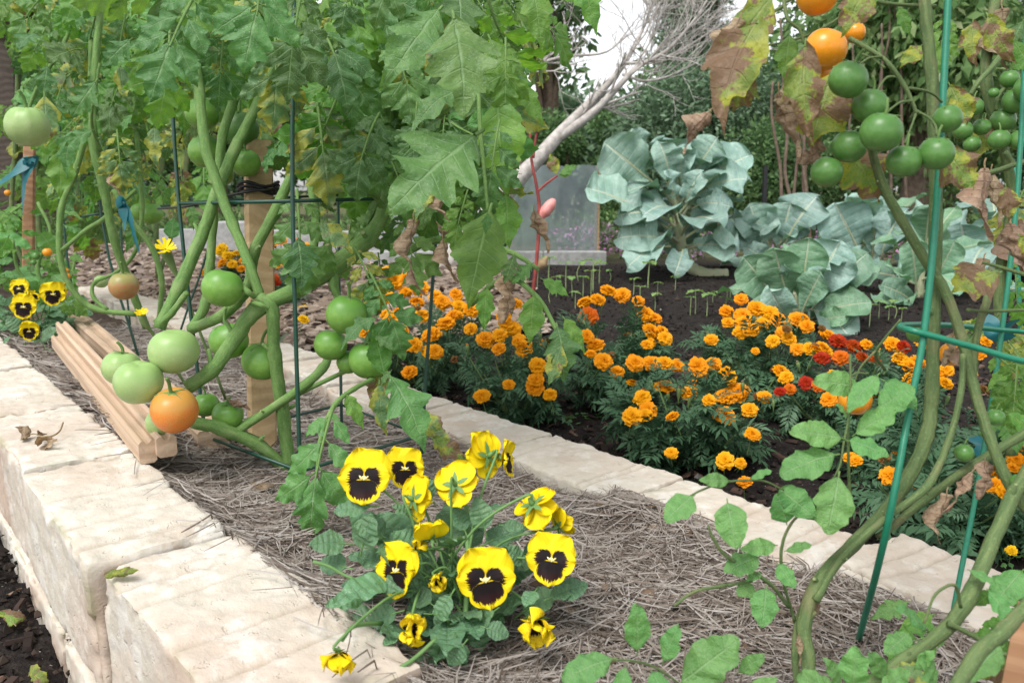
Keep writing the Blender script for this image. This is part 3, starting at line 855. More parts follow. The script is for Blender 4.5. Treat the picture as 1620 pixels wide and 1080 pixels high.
TL['ly'] = [lone(90 + i, M['tleaf_yellow'], M['stem'], w, 2.6, .25, c, twist=tw, wave=.08) for i, (w, c, tw) in enumerate([(.62, .5, .2), (.5, .9, -.4), (.8, .4, .1)])]
TL['r'] = [lone(100 + i, M['tshoot'], M['stem'], w * .92, t, lb, c, heart=h, small=.04, plain=True) for i, (w, t, lb, c, h) in enumerate([(.52, 3.2, .12, .45, 0), (.78, 2.4, .10, .5, 1), (.62, 3.2, .24, .5, 0), (.70, 2.8, .12, .35, 1), (.48, 2.6, .10, .6, 0)])]

TOCAM = lambda p: nrm(CAMP - np.asarray(p))
def leaf_at(par, me, a, b, ns=(0, 0, 0), wide=1.0, lift=.0):
    """leaf from point a to point b; its face looks to the camera and up, nudged by ns"""
    a = vec(a); b = vec(b)
    nh = TOCAM(a) * .75 + vec((0, 0, .5)) + vec(ns)
    al, tl_ = TIP.get(me.name, (0.0, 1.0))
    L = np.linalg.norm(b - a) / tl_
    return mk('leaf', me, frame(a, b - a, nh, 1.0) @ Matrix.Rotation(-al, 4, 'X') @ Matrix.Diagonal((L * wide, L, L, 1)), par)
def leaf_pix(par, me, p, q, t, dt=0.0, ns=(0, 0, 0), wide=1.0):
    return leaf_at(par, me, P(*p, t), P(*q, t + dt), ns, wide)

def fruit_mesh(name, mat, ribs=0, obl=.9, rib_a=.05, dim=.16, seed=0):
    nr, nc = 18, 28; mb = MB()
    th = np.linspace(0.001, np.pi - .001, nr); ph = np.arange(nc) * 2 * np.pi / nc
    T, F_ = np.meshgrid(th, ph, indexing='ij')
    r = 1 + rib_a * np.cos(ribs * F_ + .4 * np.sin(F_ * 2 + seed)) * np.sin(T) ** .8 * (np.cos(T) * .4 + .6) * (1 if ribs else 0)
    r = r * (1 + .03 * np.sin(F_ * 2 + seed) * np.sin(T))
    r = r - dim * np.exp(-(T / .42) ** 2) - .05 * np.exp(-((np.pi - T) / .35) ** 2)
    V = np.stack([r * np.sin(T) * np.cos(F_), r * np.sin(T) * np.sin(F_), obl * r * np.cos(T)], -1)
    mb.add(V, grid_faces(nr, nc, True)[:, ::-1], uv=np.stack([F_ / 6.283, T / 3.1416], -1))
    return mb.mesh(name, mat)
FM = {}
for k, mt in (('pale', 'fr_pale'), ('green', 'fr_green'), ('dark', 'fr_dark'), ('orange', 'fr_orange'), ('turn', 'fr_turn')):
    FM[k] = [fruit_mesh('tomato', M[mt], 4, .96, .018, .15, 1), fruit_mesh('tomato', M[mt], 5, .94, .035, .2, 2)]
FM['rib'] = [fruit_mesh('tomato', M['fr_pale'], 9, 1.02, .05, .16, 3)]
for k, mt in (('cg', 'ch_green'), ('co', 'ch_orange')):
    FM[k] = [fruit_mesh('tomato', M[mt], 0, .97, 0, .08, 4), fruit_mesh('tomato', M[mt], 0, .93, 0, .1, 5)]
def calyx_mesh(mat, long_=1.0, ped=.9, seed=0):
    r = np.random.default_rng(seed); mb = MB()
    for i in range(5):
        a = i * 1.2566 + r.normal(0, .1); l = long_ * r.uniform(.55, .8)
        t = np.linspace(0, 1, 6); w = .09 * (1 - t) ** .7 + .004
        d = np.array([math.cos(a), math.sin(a), 0]); s = np.array([-d[1], d[0], 0])
        up = .80 + .02 + .22 * t * (1 - t) + r.uniform(-.15, .25) * t ** 2 - .12 * t
        c = d[None] * (t * l)[:, None] + np.array([0, 0, 1.0])[None] * up[:, None]
        V = np.stack([c - s * w[:, None], c + np.array([0, 0, .03]), c + s * w[:, None]], 1).reshape(-1, 3)
        mb.add(V, grid_faces(6, 3))
    pd = smooth_path([[0, 0, .78], [.03, 0, .78 + ped * .35], [.12, .05, .78 + ped * .7], [.3, .1, .78 + ped]], 4)
    tube(mb, pd, np.linspace(.09, .075, len(pd)), 6, 0)
    return mb.mesh('calyx', mat)
CAL = [calyx_mesh(M['stem'], 1.0, .9, 1), calyx_mesh(M['stem'], .8, .6, 2)]
CALC = [calyx_mesh(M['stem'], 1.1, .8, 3)]
def fruit(par, kind, px, py, dpx, t, tilt=(0, 0), cal=True, var=0, obl=1.0):
    c = P(px, py, t); r = dpx * .5 * t / FPX
    z = nrm(vec((tilt[0], tilt[1], 1)))
    me = FM[kind][var % len(FM[kind])]
    Mx = rot_from(z, c, (r, r, r * obl), rng.uniform(0, 6.28))
    o = mk('tomato', me, Mx, par)
    if cal:
        mk('calyx', (CALC if kind in ('cg', 'co') else CAL)[var % (1 if kind in ('cg', 'co') else 2)], Mx, o)
    return o

# ================================================================== TOMATO CAGES, STAKES, BOARDS
def wire(par, name, pts, w_m, mat, k=4, sides=7):
    mb = MB(); s = smooth_path(np.array(pts), k) if k > 1 else np.array(pts)
    tube(mb, s, w_m, sides, 0)
    return mk(name, mb.mesh(name, mat), None, par)
def cage(label, low, high, top, foot, wr_, mat, rings):
    """legs: four lists of points from foot to top"""
    base = np.mean(np.array(foot), 0)
    c = thing('tomato_cage', base, label, 'plant cage')
    for i in range(len(foot)):
        wire(c, 'upright', [foot[i], low[i], high[i], top[i]], wr_, mat)
    for rg in rings:
        wire(c, 'ring', list(rg) + [rg[0]], wr_ * .9, mat, 1)
    return c
# front cage
lowp = [G(475, 745, .03), G(325, 690, .03), G(540, 640, .01), G(668, 688, .0)]
tl = [float(np.dot(p - CAMP, FWD)) for p in lowp]
hi = [P(463, 318, tl[0] - .03), P(283, 322, tl[1]), P(535, 308, tl[2] + .05), P(694, 312, tl[3])]
tp = [P(466, -60, tl[0] - .03), P(262, -40, tl[1]), P(535, -40, tl[2] + .08), P(720, -40, tl[3])]
ft = [p + vec((0, 0, -.06)) for p in lowp]
cage('dark green square wire cage around the tomato plant with big green fruit', lowp, hi, tp, ft, .0031, M['wire'], [lowp, hi])
# cage farther back on the left
lowp = [G(218, 560, .0), G(128, 528, .0), G(205, 505, .0), G(286, 522, .0)]
tl = [float(np.dot(p - CAMP, FWD)) for p in lowp]
hi = [P(160, 338, tl[0]), P(100, 346, tl[1]), P(190, 333, tl[2]), P(345, 316, tl[3])]
tp = [P(150, -30, tl[0]), P(90, -30, tl[1]), P(190, -30, tl[2]), P(345, -30, tl[3])]
ft = [p + vec((0, 0, -.06)) for p in lowp]
cage('dark green wire cage around the leafy tomato plant at the left', lowp, hi, tp, ft, .0034, M['wire'], [hi])
# bright cage on the right
f0 = G(1352, 1035, -.06); t0 = float(np.dot(f0 - CAMP, FWD))
legA = [P(1352, 1035, t0), P(1400, 850, .70), P(1440, 640, .71), P(1462, 525, .715), P(1482, 320, .72), P(1500, 0, .73), P(1503, -60, .73)]
legB = [P(1498, 1022, .875), P(1515, 930, .885), P(1548, 760, .90), P(1580, 560, .915), P(1610, 300, .93), P(1628, -60, .95)]
legC = [P(1700, 1060, .72), P(1730, 600, .74), P(1760, -60, .76)]
cg = thing('tomato_cage', G(1480, 1010, -.06), 'bright green wire cage around the cherry tomato plant at the right', 'plant cage')
wire(cg, 'upright', legA, .0031, M['wire_bright'])
wire(cg, 'upright', legB, .0029, M['wire_bright'])
wire(cg, 'upright', legC, .0029, M['wire_bright'])
rng_pts = [P(1424, 519, .735), P(1440, 522, .715), P(1470, 530, .71), P(1540, 549, .712), P(1640, 574, .715), P(1740, 560, .75), P(1640, 528, .91), P(1585, 522, .915), P(1500, 514, .83), P(1432, 514, .75), P(1424, 519, .735)]
wire(cg, 'ring', rng_pts, .0029, M['wire_bright'], 4)
# a thin bright leg of another cage at the very right
t2 = thing('plant_stake', P(1618, 640, 1.4) * vec((1, 1, 0)) + vec((0, 0, -.14)), 'thin green coated stake standing behind the cherry tomatoes', 'stake')
wire(t2, 'shaft', [P(1618, 640, 1.4) * vec((1, 1, 0)) + vec((0, 0, -.14)), P(1618, 640, 1.4), P(1612, 470, 1.4), P(1604, 260, 1.4)], .004, M['wire_bright'])
wire(t2, 'tip', [P(1604, 262, 1.4), P(1603, 252, 1.4)], .003, M['wire'], 1)

def beam(name, a, b, w, h, up, mat, par=None, lab=None, cat=None, bev=.004, notch=0.0):
    """a bevelled board from a to b"""
    a = vec(a); b = vec(b); x = nrm(b - a); z = nrm(vec(up) - x * np.dot(vec(up), x)); y = np.cross(z, x); L = np.linalg.norm(b - a)
    mb = MB(); hw, hh = w / 2, h / 2
    prof = [(-hw + bev, -hh), (hw - bev, -hh), (hw, -hh + bev), (hw, hh - bev), (hw - bev, hh)]
    if notch: prof += [(hw * .45, hh), (hw * .2, hh - notch), (-hw * .2, hh - notch), (-hw * .45, hh)]
    prof += [(-hw + bev, hh), (-hw, hh - bev), (-hw, -hh + bev)]
    prof = np.array(prof); m = len(prof); ns = 12
    rows = []
    for i in range(ns):
        t = i / (ns - 1); sc_ = 1 - (.03 if i in (0, ns - 1) else 0)
        rows.append(np.stack([np.full(m, t * L), prof[:, 0] * sc_, prof[:, 1] * sc_], -1))
    V = np.concatenate(rows); T = []
    V = np.vstack([V, [0, 0, -hh * .3], [L, 0, -hh * .3]]); c0, c1 = ns * m, ns * m + 1
    for k in range(m): T += [(c0, (k + 1) % m, k), (c1, (ns - 1) * m + k, (ns - 1) * m + (k + 1) % m)]
    mb.add(V, grid_faces(ns, m, True), T)
    Mx = Matrix.Identity(4)
    for i in range(3): Mx[i][0], Mx[i][1], Mx[i][2], Mx[i][3] = x[i], y[i], z[i], a[i]
    return mk(name, mb.mesh(name, mat, False), Mx, par, lab, cat)
beam('pine_board', G(90, 540, .055), G(234, 715, .055), .024, .034, (0, 0, 1), M['lumber'], None, 'light pine board lying closest to the block wall, left of the pair', 'board', notch=.004)
beam('pine_board', G(98, 518, .075), G(264, 706, .062), .028, .032, (0, 0, 1), M['lumber'], None, 'grooved pine board resting on its neighbours with a broad cut end', 'board', notch=.006)
beam('pine_board', G(122, 505, .04), G(338, 695, .03), .05, .034, (0, 0, 1), M['lumber'], None, 'pine board half hidden under the ripening orange tomato', 'board', notch=.005)
# the stake in the front cage
g0 = G(413, 712, -.01); tt = float(np.dot(g0 - CAMP, FWD))
beam('garden_stake', g0 + vec((0, 0, -.05)), P(408, 225, tt * 1.0), .043, .043, (.45, -1, 0), M['post'], None, 'square pale pine stake standing inside the front tomato cage', 'stake', bev=.003)
mb = MB(); 
for dz in (0, .006, .012):
    cpt = P(409, 303, tt) + vec((0, 0, dz))
    tube(mb, np.array([cpt + vec((.033 * math.cos(a), .033 * math.sin(a), .004 * math.sin(a * 3 + dz * 90))) for a in np.linspace(0, 6.283, 22)]), .0028, 6)
s = smooth_path([P(430, 300, tt - .03), P(395, 303, tt - .035), P(350, 312, tt - .02), P(300, 326, tt), P(250, 330, tt + .1)], 5)
tube(mb, s, .0022, 6)
mk('plant_tie', mb.mesh('plant_tie', M['black']), None, None, 'black cord wound round the pine stake near its top', 'cord')
beam('garden_stake', P(37, 485, 2.45) * vec((1, 1, 0)) + vec((0, 0, -.04)), P(47, 228, 2.45), .030, .024, (.3, -1, 0), M['stake'], None, 'thin reddish wooden stake with a blue ribbon at the left', 'stake', bev=.003)
beam('fence_post', P(8, 430, 3.1) * vec((1, 1, 0)) + vec((0, 0, -.16)), P(4, -60, 3.1), .085, .085, (.3, -1, 0), M['oldwood'], None, 'dark weathered wooden post at the left edge', 'post', bev=.006)
beam('garden_stake', P(1612, 1110, .60), P(1640, 960, .62), .02, .02, (.3, -1, 0), M['stake'], None, 'reddish wooden stake end in the lower right corner', 'stake', bev=.002)

def ribbon(par_label, paths, w, name='plant_ribbon'):
    mb = MB()
    for pth in paths:
        p = smooth_path(np.array(pth), 6); n = len(p)
        tan = np.gradient(p, axis=0); sd = np.cross(tan, vec((0, -1, .2))); sd /= np.linalg.norm(sd, axis=1)[:, None] + 1e-9
        ww = w * (1 + .25 * np.sin(np.linspace(0, 9, n)))
        ph = np.linspace(0, 2.2, n)[:, None]
        sd2 = sd * np.cos(ph * .5) + vec((0, 1, 0)) * np.sin(ph * .5)
        V = np.stack([p - sd2 * ww[:, None], p + vec((0, -.002, 0)), p + sd2 * ww[:, None]], 1).reshape(-1, 3)
        mb.add(V, grid_faces(n, 3))
    return mk(name, mb.mesh(name, M['tape']), None, None, par_label, 'ribbon')
ribbon('long blue green ribbon tied to the thin stake at the left', [[P(48, 250, 2.4), P(38, 290, 2.39), P(36, 340, 2.38)], [P(48, 252, 2.4), P(20, 275, 2.38), P(-5, 292, 2.36)], [P(44, 252, 2.385), P(48, 262, 2.39), P(52, 254, 2.40), P(46, 248, 2.385)]], .016)
ribbon('blue green ribbon knotted round a tomato stem', [[P(190, 320, 1.72), P(205, 345, 1.71), P(213, 375, 1.71), P(221, 402, 1.71)], [P(184, 322, 1.72), P(193, 317, 1.70), P(199, 324, 1.72), P(190, 330, 1.72)], [P(194, 330, 1.71), P(197, 350, 1.71), P(196, 365, 1.71)]], .009)
ribbon('bright blue green ribbon on the cage behind the cherry tomato stems', [[P(1555, 505, 1.06), P(1580, 520, 1.05), P(1610, 508, 1.05)], [P(1575, 515, 1.05), P(1570, 530, 1.05), P(1600, 535, 1.05)]], .010)
ribbon('scrap of blue ribbon low among the cherry tomato stems', [[P(1540, 690, .95), P(1550, 705, .94), P(1548, 722, .94)]], .006)

# ================================================================== TOMATO PLANTS
def stems(par, mat, lst, knob=.05, sides=9, name='stem', f=1.0):
    for pts in lst:
        mb = MB(); pts = [(x, y, t, w * f) for x, y, t, w in pts]
        pix_tube(mb, pts, sides, 0, 6, knob)
        for x, y, t, w in pts[1:-1]:           # torn leaf stalks and small scars at the nodes
            if w > 9 and rng.random() < .28:
                b = P(x, y, t); r0 = w * .5 * t / FPX
                d = nrm(vec((rng.normal(0, 1), rng.normal(-.5, .5), rng.uniform(.2, 1.2))))
                l = r0 * rng.uniform(1.3, 3.0)
                tube(mb, np.array([b, b + d * r0 * .9, b + d * l]), [r0 * .5, r0 * .33, r0 * .26], 6, 0)
                mb.add([b + d * (l + .0002) + r0 * .24 * (math.cos(a) * nrm(np.cross(d, (0, .3, 1))) + math.sin(a) * np.cross(d, nrm(np.cross(d, (0, .3, 1))))) for a in np.linspace(0, 6.283, 7)[:-1]], [(0, 1, 2, 3), (0, 3, 4, 5)], mat=1)
        mk(name, mb.mesh(name, [mat, M['cut']]), None, par)
M['cut'] = simplemat('cut_stalk_end', (.22, .27, .11), (.32, .34, .17), 60, .8, 0)
def scatter(par, n, poly, tr, size, kinds, seed, down=.8):
    r = np.random.default_rng(seed); poly = np.array(poly, float); done = 0
    lo, hi_ = poly.min(0), poly.max(0)
    while done < n:
        p = r.uniform(lo, hi_)
        ins = False; j = len(poly) - 1
        for i in range(len(poly)):
            if (poly[i][1] > p[1]) != (poly[j][1] > p[1]) and p[0] < (poly[j][0] - poly[i][0]) * (p[1] - poly[i][1]) / (poly[j][1] - poly[i][1]) + poly[i][0]: ins = not ins
            j = i
        if not ins: continue
        done += 1
        k = kinds[r.integers(len(kinds))]
        me = TL[k][r.integers(len(TL[k]))]
        a = P(p[0], p[1], r.uniform(*tr))
        d = nrm(vec((r.normal(0, .55), r.normal(-.15, .5), -down * r.uniform(.2, 1.3))))
        L = r.uniform(*size) * (.62 if k[0] == 'l' and len(k) > 1 else 1) * (.6 if k == 'd' else 1)
        leaf_at(par, me, a, a + d * L, r.normal(0, .35, 3), r.uniform(.85, 1.1))

# ---- the big plant in the front cage
b0 = G(452, 738, -.01)
tp1 = thing('tomato_plant', b0, 'large tomato plant with clusters of big green fruit in the front cage', 'tomato plant')
T1 = 1.28
stems(tp1, M['stem'], [
    [(458, 742, 1.27, 24), (447, 650, 1.25, 24), (434, 560, 1.22, 23), (430, 490, 1.20, 24), (412, 474, 1.20, 26)],
    [(455, 742, 1.27, 22), (405, 702, 1.24, 24), (350, 678, 1.21, 24), (308, 668, 1.19, 22), (290, 650, 1.2, 10)],
    [(298, 612, 1.19, 26), (335, 585, 1.19, 27), (372, 535, 1.20, 27), (405, 490, 1.20, 30), (470, 458, 1.22, 30), (530, 420, 1.25, 36), (580, 378, 1.27, 32), (606, 335, 1.28, 24), (614, 270, 1.29, 22), (612, 150, 1.3, 22), (605, 20, 1.3, 18)],
    [(252, 520, 1.24, 20), (285, 450, 1.25, 24), (318, 375, 1.26, 22), (345, 300, 1.27, 22), (372, 235, 1.28, 20), (402, 175, 1.29, 18), (440, 80, 1.3, 16), (455, -20, 1.3, 14)],
    [(412, 470, 1.20, 18), (395, 420, 1.20, 18), (368, 355, 1.21, 19), (345, 295, 1.22, 20), (325, 230, 1.23, 19), (316, 150, 1.24, 18), (308, 60, 1.25, 16), (305, -30, 1.26, 14)],
    [(345, 285, 1.3, 16), (352, 215, 1.3, 17), (372, 150, 1.31, 17), (388, 80, 1.32, 15), (392, -20, 1.32, 13)],
    [(304, 520, 1.32, 18), (325, 480, 1.33, 18), (332, 420, 1.34, 16), (338, 350, 1.34, 15), (340, 300, 1.34, 12)],
    [(303, 520, 1.32, 20), (350, 500, 1.28, 20), (392, 455, 1.25, 20), (402, 400, 1.23, 20), (435, 335, 1.22, 20), (470, 255, 1.22, 18), (505, 150, 1.23, 16), (520, 40, 1.24, 14)],
    [(360, 692, 1.23, 14), (420, 652, 1.22, 15), (470, 618, 1.22, 17), (510, 582, 1.24, 17), (530, 540, 1.26, 12)],
    [(365, 680, 1.24, 10), (430, 645, 1.24, 10), (540, 590, 1.22, 8), (620, 560, 1.2, 7)],
    [(530, 425, 1.25, 22), (528, 450, 1.24, 18), (536, 475, 1.235, 12)],
    [(606, 330, 1.28, 14), (590, 308, 1.24, 9), (562, 305, 1.22, 9)],
    [(470, 455, 1.22, 14), (490, 420, 1.24, 15), (500, 350, 1.26, 16), (492, 280, 1.28, 15), (500, 180, 1.3, 14)],
    [(560, 400, 1.27, 16), (590, 330, 1.3, 15), (640, 250, 1.3, 15), (700, 140, 1.28, 14), (720, 30, 1.2, 12)],
    [(380, 448, 1.18, 9), (392, 462, 1.17, 11), (404, 470, 1.18, 9)],
    [(400, 478, 1.18, 8), (412, 482, 1.165, 9), (425, 488, 1.17, 8)],
    [(720, 30, 1.05, 8), (752, 110, .98, 8), (760, 210, .96, 8), (768, 290, .96, 7), (772, 335, .96, 6)],
    [(252, 515, 1.24, 12), (272, 495, 1.23, 12), (290, 470, 1.225, 11), (296, 463, 1.222, 10)],
    [(745, 480, 1.2, 12), (800, 440, 1.15, 10), (850, 470, 1.1, 9), (880, 520, 1.07, 8), (900, 545, 1.06, 6)],
    [(640, 400, 1.3, 14), (690, 380, 1.28, 14), (750, 380, 1.24, 12), (810, 400, 1.18, 10), (850, 425, 1.12, 8)],
    [(590, 600, 1.16, 9), (560, 615, 1.12, 9), (530, 640, 1.08, 9), (508, 690, 1.05, 8), (500, 760, 1.04, 5)],
], f=.86)
for a in [('pale', 275, 555, 76, 1.16, (.1, -.1), False), ('pale', 193, 582, 60, 1.20, (.1, .1), True, 1), ('pale', 219, 604, 75, 1.13, (.15, -.1), False, 1),
          ('orange', 276, 648, 75, 1.12, (.02, -.28), True), ('green', 352, 455, 64, 1.17, (.2, .1), False), ('green', 362, 539, 62, 1.26, (-.2, .1), True),
          ('green', 414, 571, 63, 1.25, (.1, -.1), True), ('green', 360, 657, 50, 1.24, (.1, -.2), True, 1), ('green', 326, 640, 40, 1.26, (0, 0), True), ('pale', 256, 668, 48, 1.2, (0, .2), False),
          ('green', 548, 497, 65, 1.15, (.2, -.1), True), ('green', 523, 545, 52, 1.18, (.1, 0), False), ('green', 585, 568, 66, 1.17, (-.1, -.1), True, 1), ('green', 552, 572, 40, 1.2, (0, 0), False),
          ('green', 320, 180, 54, 1.34, (0, 0), True), ('dark', 380, 204, 60, 1.36, (0, 0), True), ('green', 388, 257, 48, 1.33, (.1, -.2), True, 1), ('green', 326, 240, 54, 1.38, (0, 0), False), ('green', 350, 275, 40, 1.4, (0, 0), False),
          ('dark', 533, 188, 62, 1.36, (0, 0), False), ('dark', 575, 205, 56, 1.38, (0, 0), False), ('dark', 505, 160, 48, 1.42, (0, 0), False)]:
    fruit(tp1, *a)
def Lf(par, kind, i, p, q, t, dt=0.0, ns=(0, 0, 0), wide=1.0):
    return leaf_pix(par, TL[kind][i % len(TL[kind])], p, q, t, dt, ns, wide)
for a in [('g', 0, (315, -20), (238, 162), .92, -.04), ('g', 3, (420, -70), (398, 118), .92, -.03), ('lg', 1, (700, 10), (613, 152), .95, -.03), ('lg', 3, (716, 18), (745, 192), .86, -.02, (0, 0, 0), 1.05),
          ('g', 1, (350, -90), (330, 30), .95), ('lg', 0, (765, 205), (617, 348), .88, -.05, (0, 0, 0), 1.1), ('lg', 2, (735, 140), (636, 205), .93, -.03), ('lb', 0, (790, 140), (803, 308), 1.02, 0, (-.4, 0, 0), 1.1),
          ('lb', 1, (840, -40), (858, 85), 1.0), ('lb', 1, (915, -45), (944, 58), .95), ('lb', 0, (778, 322), (740, 490), .95, -.03, (0, 0, 0), 1.0), ('g', 1, (790, 190), (770, 345), .98), ('b', 1, (800, 60), (800, 190), 1.02), ('g', 4, (660, 160), (650, 290), 1.08), ('b', 0, (740, 300), (715, 400), 1.1), ('lb', 0, (800, 300), (805, 395), 1.05), ('lg', 1, (772, 335), (770, 372), .9),
          ('lb', 0, (772, 55), (815, 165), 1.1), ('lb', 1, (805, 120), (860, 200), 1.12), ('g', 4, (480, -30), (450, 165), 1.0), ('g', 2, (560, -40), (540, 60), .98), ('g', 5, (650, -60), (590, 50), .96),
          ('s', 0, (435, 40), (440, 215), 1.06), ('g', 2, (478, 60), (490, 130), 1.1), ('lg', 1, (505, 95), (465, 140), 1.06), ('g', 3, (620, 60), (660, 200), 1.12), ('g', 5, (600, 180), (560, 320), 1.15), ('s', 1, (500, 150), (520, 330), 1.16),
          ('lg', 0, (700, 260), (760, 300), .98), ('ls', 1, (690, 290), (650, 350), 1.05), ('g', 4, (640, 330), (660, 470), 1.22), ('lb', 0, (610, 600), (590, 520), 1.1), ('lg', 2, (600, 500), (532, 550), 1.09, -.02, (0, 0, .3)),
          ('lg', 1, (590, 530), (628, 555), 1.09), ('s', 2, (560, 390), (600, 500), 1.2), ('g', 1, (585, 430), (640, 570), 1.18), ('ls', 0, (500, 350), (560, 400), 1.17), ('lg', 3, (470, 370), (482, 460), 1.13), ('g', 2, (470, 300), (480, 470), 1.2),
          ('g', 5, (528, 642), (488, 850), 1.04, -.04, (0, 0, 0), .8), ('lg', 1, (612, 588), (684, 715), 1.1, -.02), ('lb', 1, (545, 620), (575, 680), 1.1), ('ls', 1, (600, 600), (602, 690), 1.15), ('ly', 0, (610, 570), (590, 640), 1.18), ('lg', 2, (620, 585), (600, 610), 1.08),
          ('ly', 1, (680, 690), (735, 740), 1.15), ('ls', 1, (650, 640), (712, 720), 1.16), ('lb', 0, (845, 460), (838, 545), 1.08), ('lg', 1, (880, 510), (900, 605), 1.05, 0, (0, 0, 0), 1.2), ('lb', 1, (890, 500), (925, 560), 1.06), ('lb', 0, (855, 440), (900, 470), 1.08), ('lg', 3, (815, 400), (800, 450), 1.12), ('lg', 0, (845, 415), (810, 450), 1.12), ('lb', 1, (770, 450), (765, 525), 1.15), ('ls', 0, (890, 540), (870, 610), 1.04),
          ('d', 0, (655, 335), (652, 432), 1.12), ('d', 1, (700, 370), (712, 450), 1.2), ('d', 2, (845, 325), (850, 402), 1.08, 0, (0, 0, 0), 1.3), ('d', 3, (800, 425), (797, 512), 1.14), ('d', 0, (706, 280), (708, 350), 1.05, 0, (0, 0, 0), 1.6), ('d', 1, (648, 420), (665, 470), 1.15), ('d', 2, (690, 350), (725, 400), 1.2), ('d', 3, (600, 610), (630, 625), 1.16), ('d', 2, (358, 628), (392, 655), 1.22)]:
    Lf(tp1, *a)
scatter(tp1, 160, [(230, -60), (840, -60), (800, 90), (790, 250), (720, 300), (600, 260), (520, 120), (420, 60), (250, 60)], (1.12, 1.7), (.11, .18), ['g', 'g', 'g', 'g', 'b', 'b', 'lg', 's'], 21, 1.2)
scatter(tp1, 26, [(440, 180), (620, 200), (780, 260), (760, 330), (640, 380), (560, 420), (480, 330)], (1.28, 1.55), (.08, .13), ['g', 'b', 'lg', 'lb', 'ls', 'g'], 22, 1.2)
scatter(tp1, 18, [(250, 60), (470, 60), (450, 190), (400, 260), (300, 250)], (1.45, 1.7), (.08, .13), ['ls', 'lg', 'y', 's', 'lb'], 23)

# ---- the plant behind it in the second cage
tp2 = thing('tomato_plant', G(245, 520, 0), 'leggy tomato plant with a pale ribbed fruit in the left cage', 'tomato plant')
stems(tp2, M['stem'], [
    [(232, 518, 2.0, 15), (205, 450, 1.95, 16), (180, 375, 1.9, 17), (165, 300, 1.88, 17), (148, 225, 1.86, 18), (150, 120, 1.86, 15), (160, 10, 1.86, 13)],
    [(215, 497, 2.0, 11), (150, 488, 2.0, 12), (112, 455, 1.98, 12), (95, 405, 1.96, 12), (97, 330, 1.95, 12), (120, 270, 1.95, 12), (140, 180, 1.95, 12), (145, 60, 1.95, 10)],
    [(252, 505, 1.95, 10), (256, 445, 1.92, 11), (240, 392, 1.9, 11), (205, 345, 1.88, 11), (180, 300, 1.87, 10)],
    [(98, 396, 1.95, 8), (135, 365, 1.93, 9), (170, 342, 1.9, 9), (215, 300, 1.9, 8)],
    [(170, 490, 2.0, 8), (148, 470, 2.0, 8), (150, 447, 2.0, 7), (185, 430, 2.0, 7), (215, 395, 1.98, 8), (225, 320, 1.98, 9), (215, 200, 1.98, 9), (210, 60, 1.98, 8)],
    [(160, 240, 1.86, 6), (145, 195, 1.8, 6), (150, 150, 1.76, 5), (158, 100, 1.75, 5)],
    [(255, 515, 1.7, 12), (245, 505, 1.7, 9)],
    [(45, 200, 1.9, 7), (48, 165, 1.9, 7), (70, 120, 1.9, 8), (105, 60, 1.9, 8), (120, -10, 1.9, 8)],
], f=.78)
for a in [('rib', 43, 200, 64, 1.55, (.05, 0), True), ('turn', 196, 452, 47, 1.85, (.05, -.1), True), ('green', 240, 338, 36, 2.05, (0, 0), True), ('green', 222, 335, 30, 2.08, (0, 0), False), ('pale', 160, 445, 22, 2.05, (0, 0), False)]:
    fruit(tp2, *a)
for a in [('lg', 0, (155, 125), (115, 190), 1.7), ('lg', 1, (150, 205), (105, 235), 1.72), ('lg', 2, (120, 200), (95, 280), 1.75), ('lb', 0, (98, 230), (95, 315), 1.78), ('ls', 0, (70, 145), (75, 235), 1.75), ('s', 1, (185, 205), (195, 310), 1.74), ('ls', 1, (245, 195), (242, 270), 1.7), ('lg', 2, (210, 180), (190, 210), 1.7), ('lg', 3, (210, 60), (165, 110), 1.72),
          ('d', 0, (185, 255), (190, 310), 1.73), ('y', 0, (285, 250), (290, 320), 1.8), ('ly', 0, (275, 300), (292, 345), 1.82), ('lb', 1, (230, 190), (260, 200), 1.7), ('b', 0, (110, -10), (95, 60), 1.7), ('lb', 0, (130, -20), (100, 45), 1.68), ('lg', 1, (75, 100), (70, 160), 1.78), ('ls', 1, (190, 100), (195, 165), 1.75), ('lb', 1, (220, 350), (200, 400), 1.9), ('lg', 1, (300, 320), (310, 365), 1.95), ('r', 1, (270, 380), (275, 345), 2.0)]:
    Lf(tp2, *a)
scatter(tp2, 85, [(40, -60), (290, -60), (300, 130), (230, 220), (150, 230), (60, 150)], (1.85, 2.4), (.13, .2), ['g', 'g', 'g', 'b', 'lg', 'b', 's'], 31, 1.1)
scatter(tp2, 30, [(60, 200), (280, 200), (260, 320), (90, 340)], (1.95, 2.4), (.08, .13), ['g', 'lg', 'ls', 'y', 'lb', 'b'], 32, 1.1)

# ---- plants farther along the bed
tp3 = thing('tomato_plant', G(60, 470, 0), 'dense tomato plant in shade behind the blue ribboned stake', 'tomato plant')
stems(tp3, M['stem_dull'], [
    [(60, 470, 2.9, 8), (62, 380, 2.9, 8), (58, 260, 2.9, 9), (70, 120, 2.9, 9), (65, -20, 2.9, 8)],
    [(62, 460, 2.9, 7), (110, 380, 2.9, 7), (128, 250, 2.9, 7), (120, 90, 2.9, 7)],
    [(58, 465, 2.9, 7), (20, 360, 2.9, 7), (25, 220, 2.9, 7), (30, 60, 2.9, 7)]])
scatter(tp3, 95, [(-60, -60), (160, -60), (150, 260), (110, 400), (-40, 420)], (2.6, 3.3), (.14, .24), ['g', 'g', 's', 'g', 'b', 'b', 'y'], 41)
tp4 = thing('tomato_plant', G(250, 440, 0), 'far tomato plant with yellowing leaves behind the left cage', 'tomato plant')
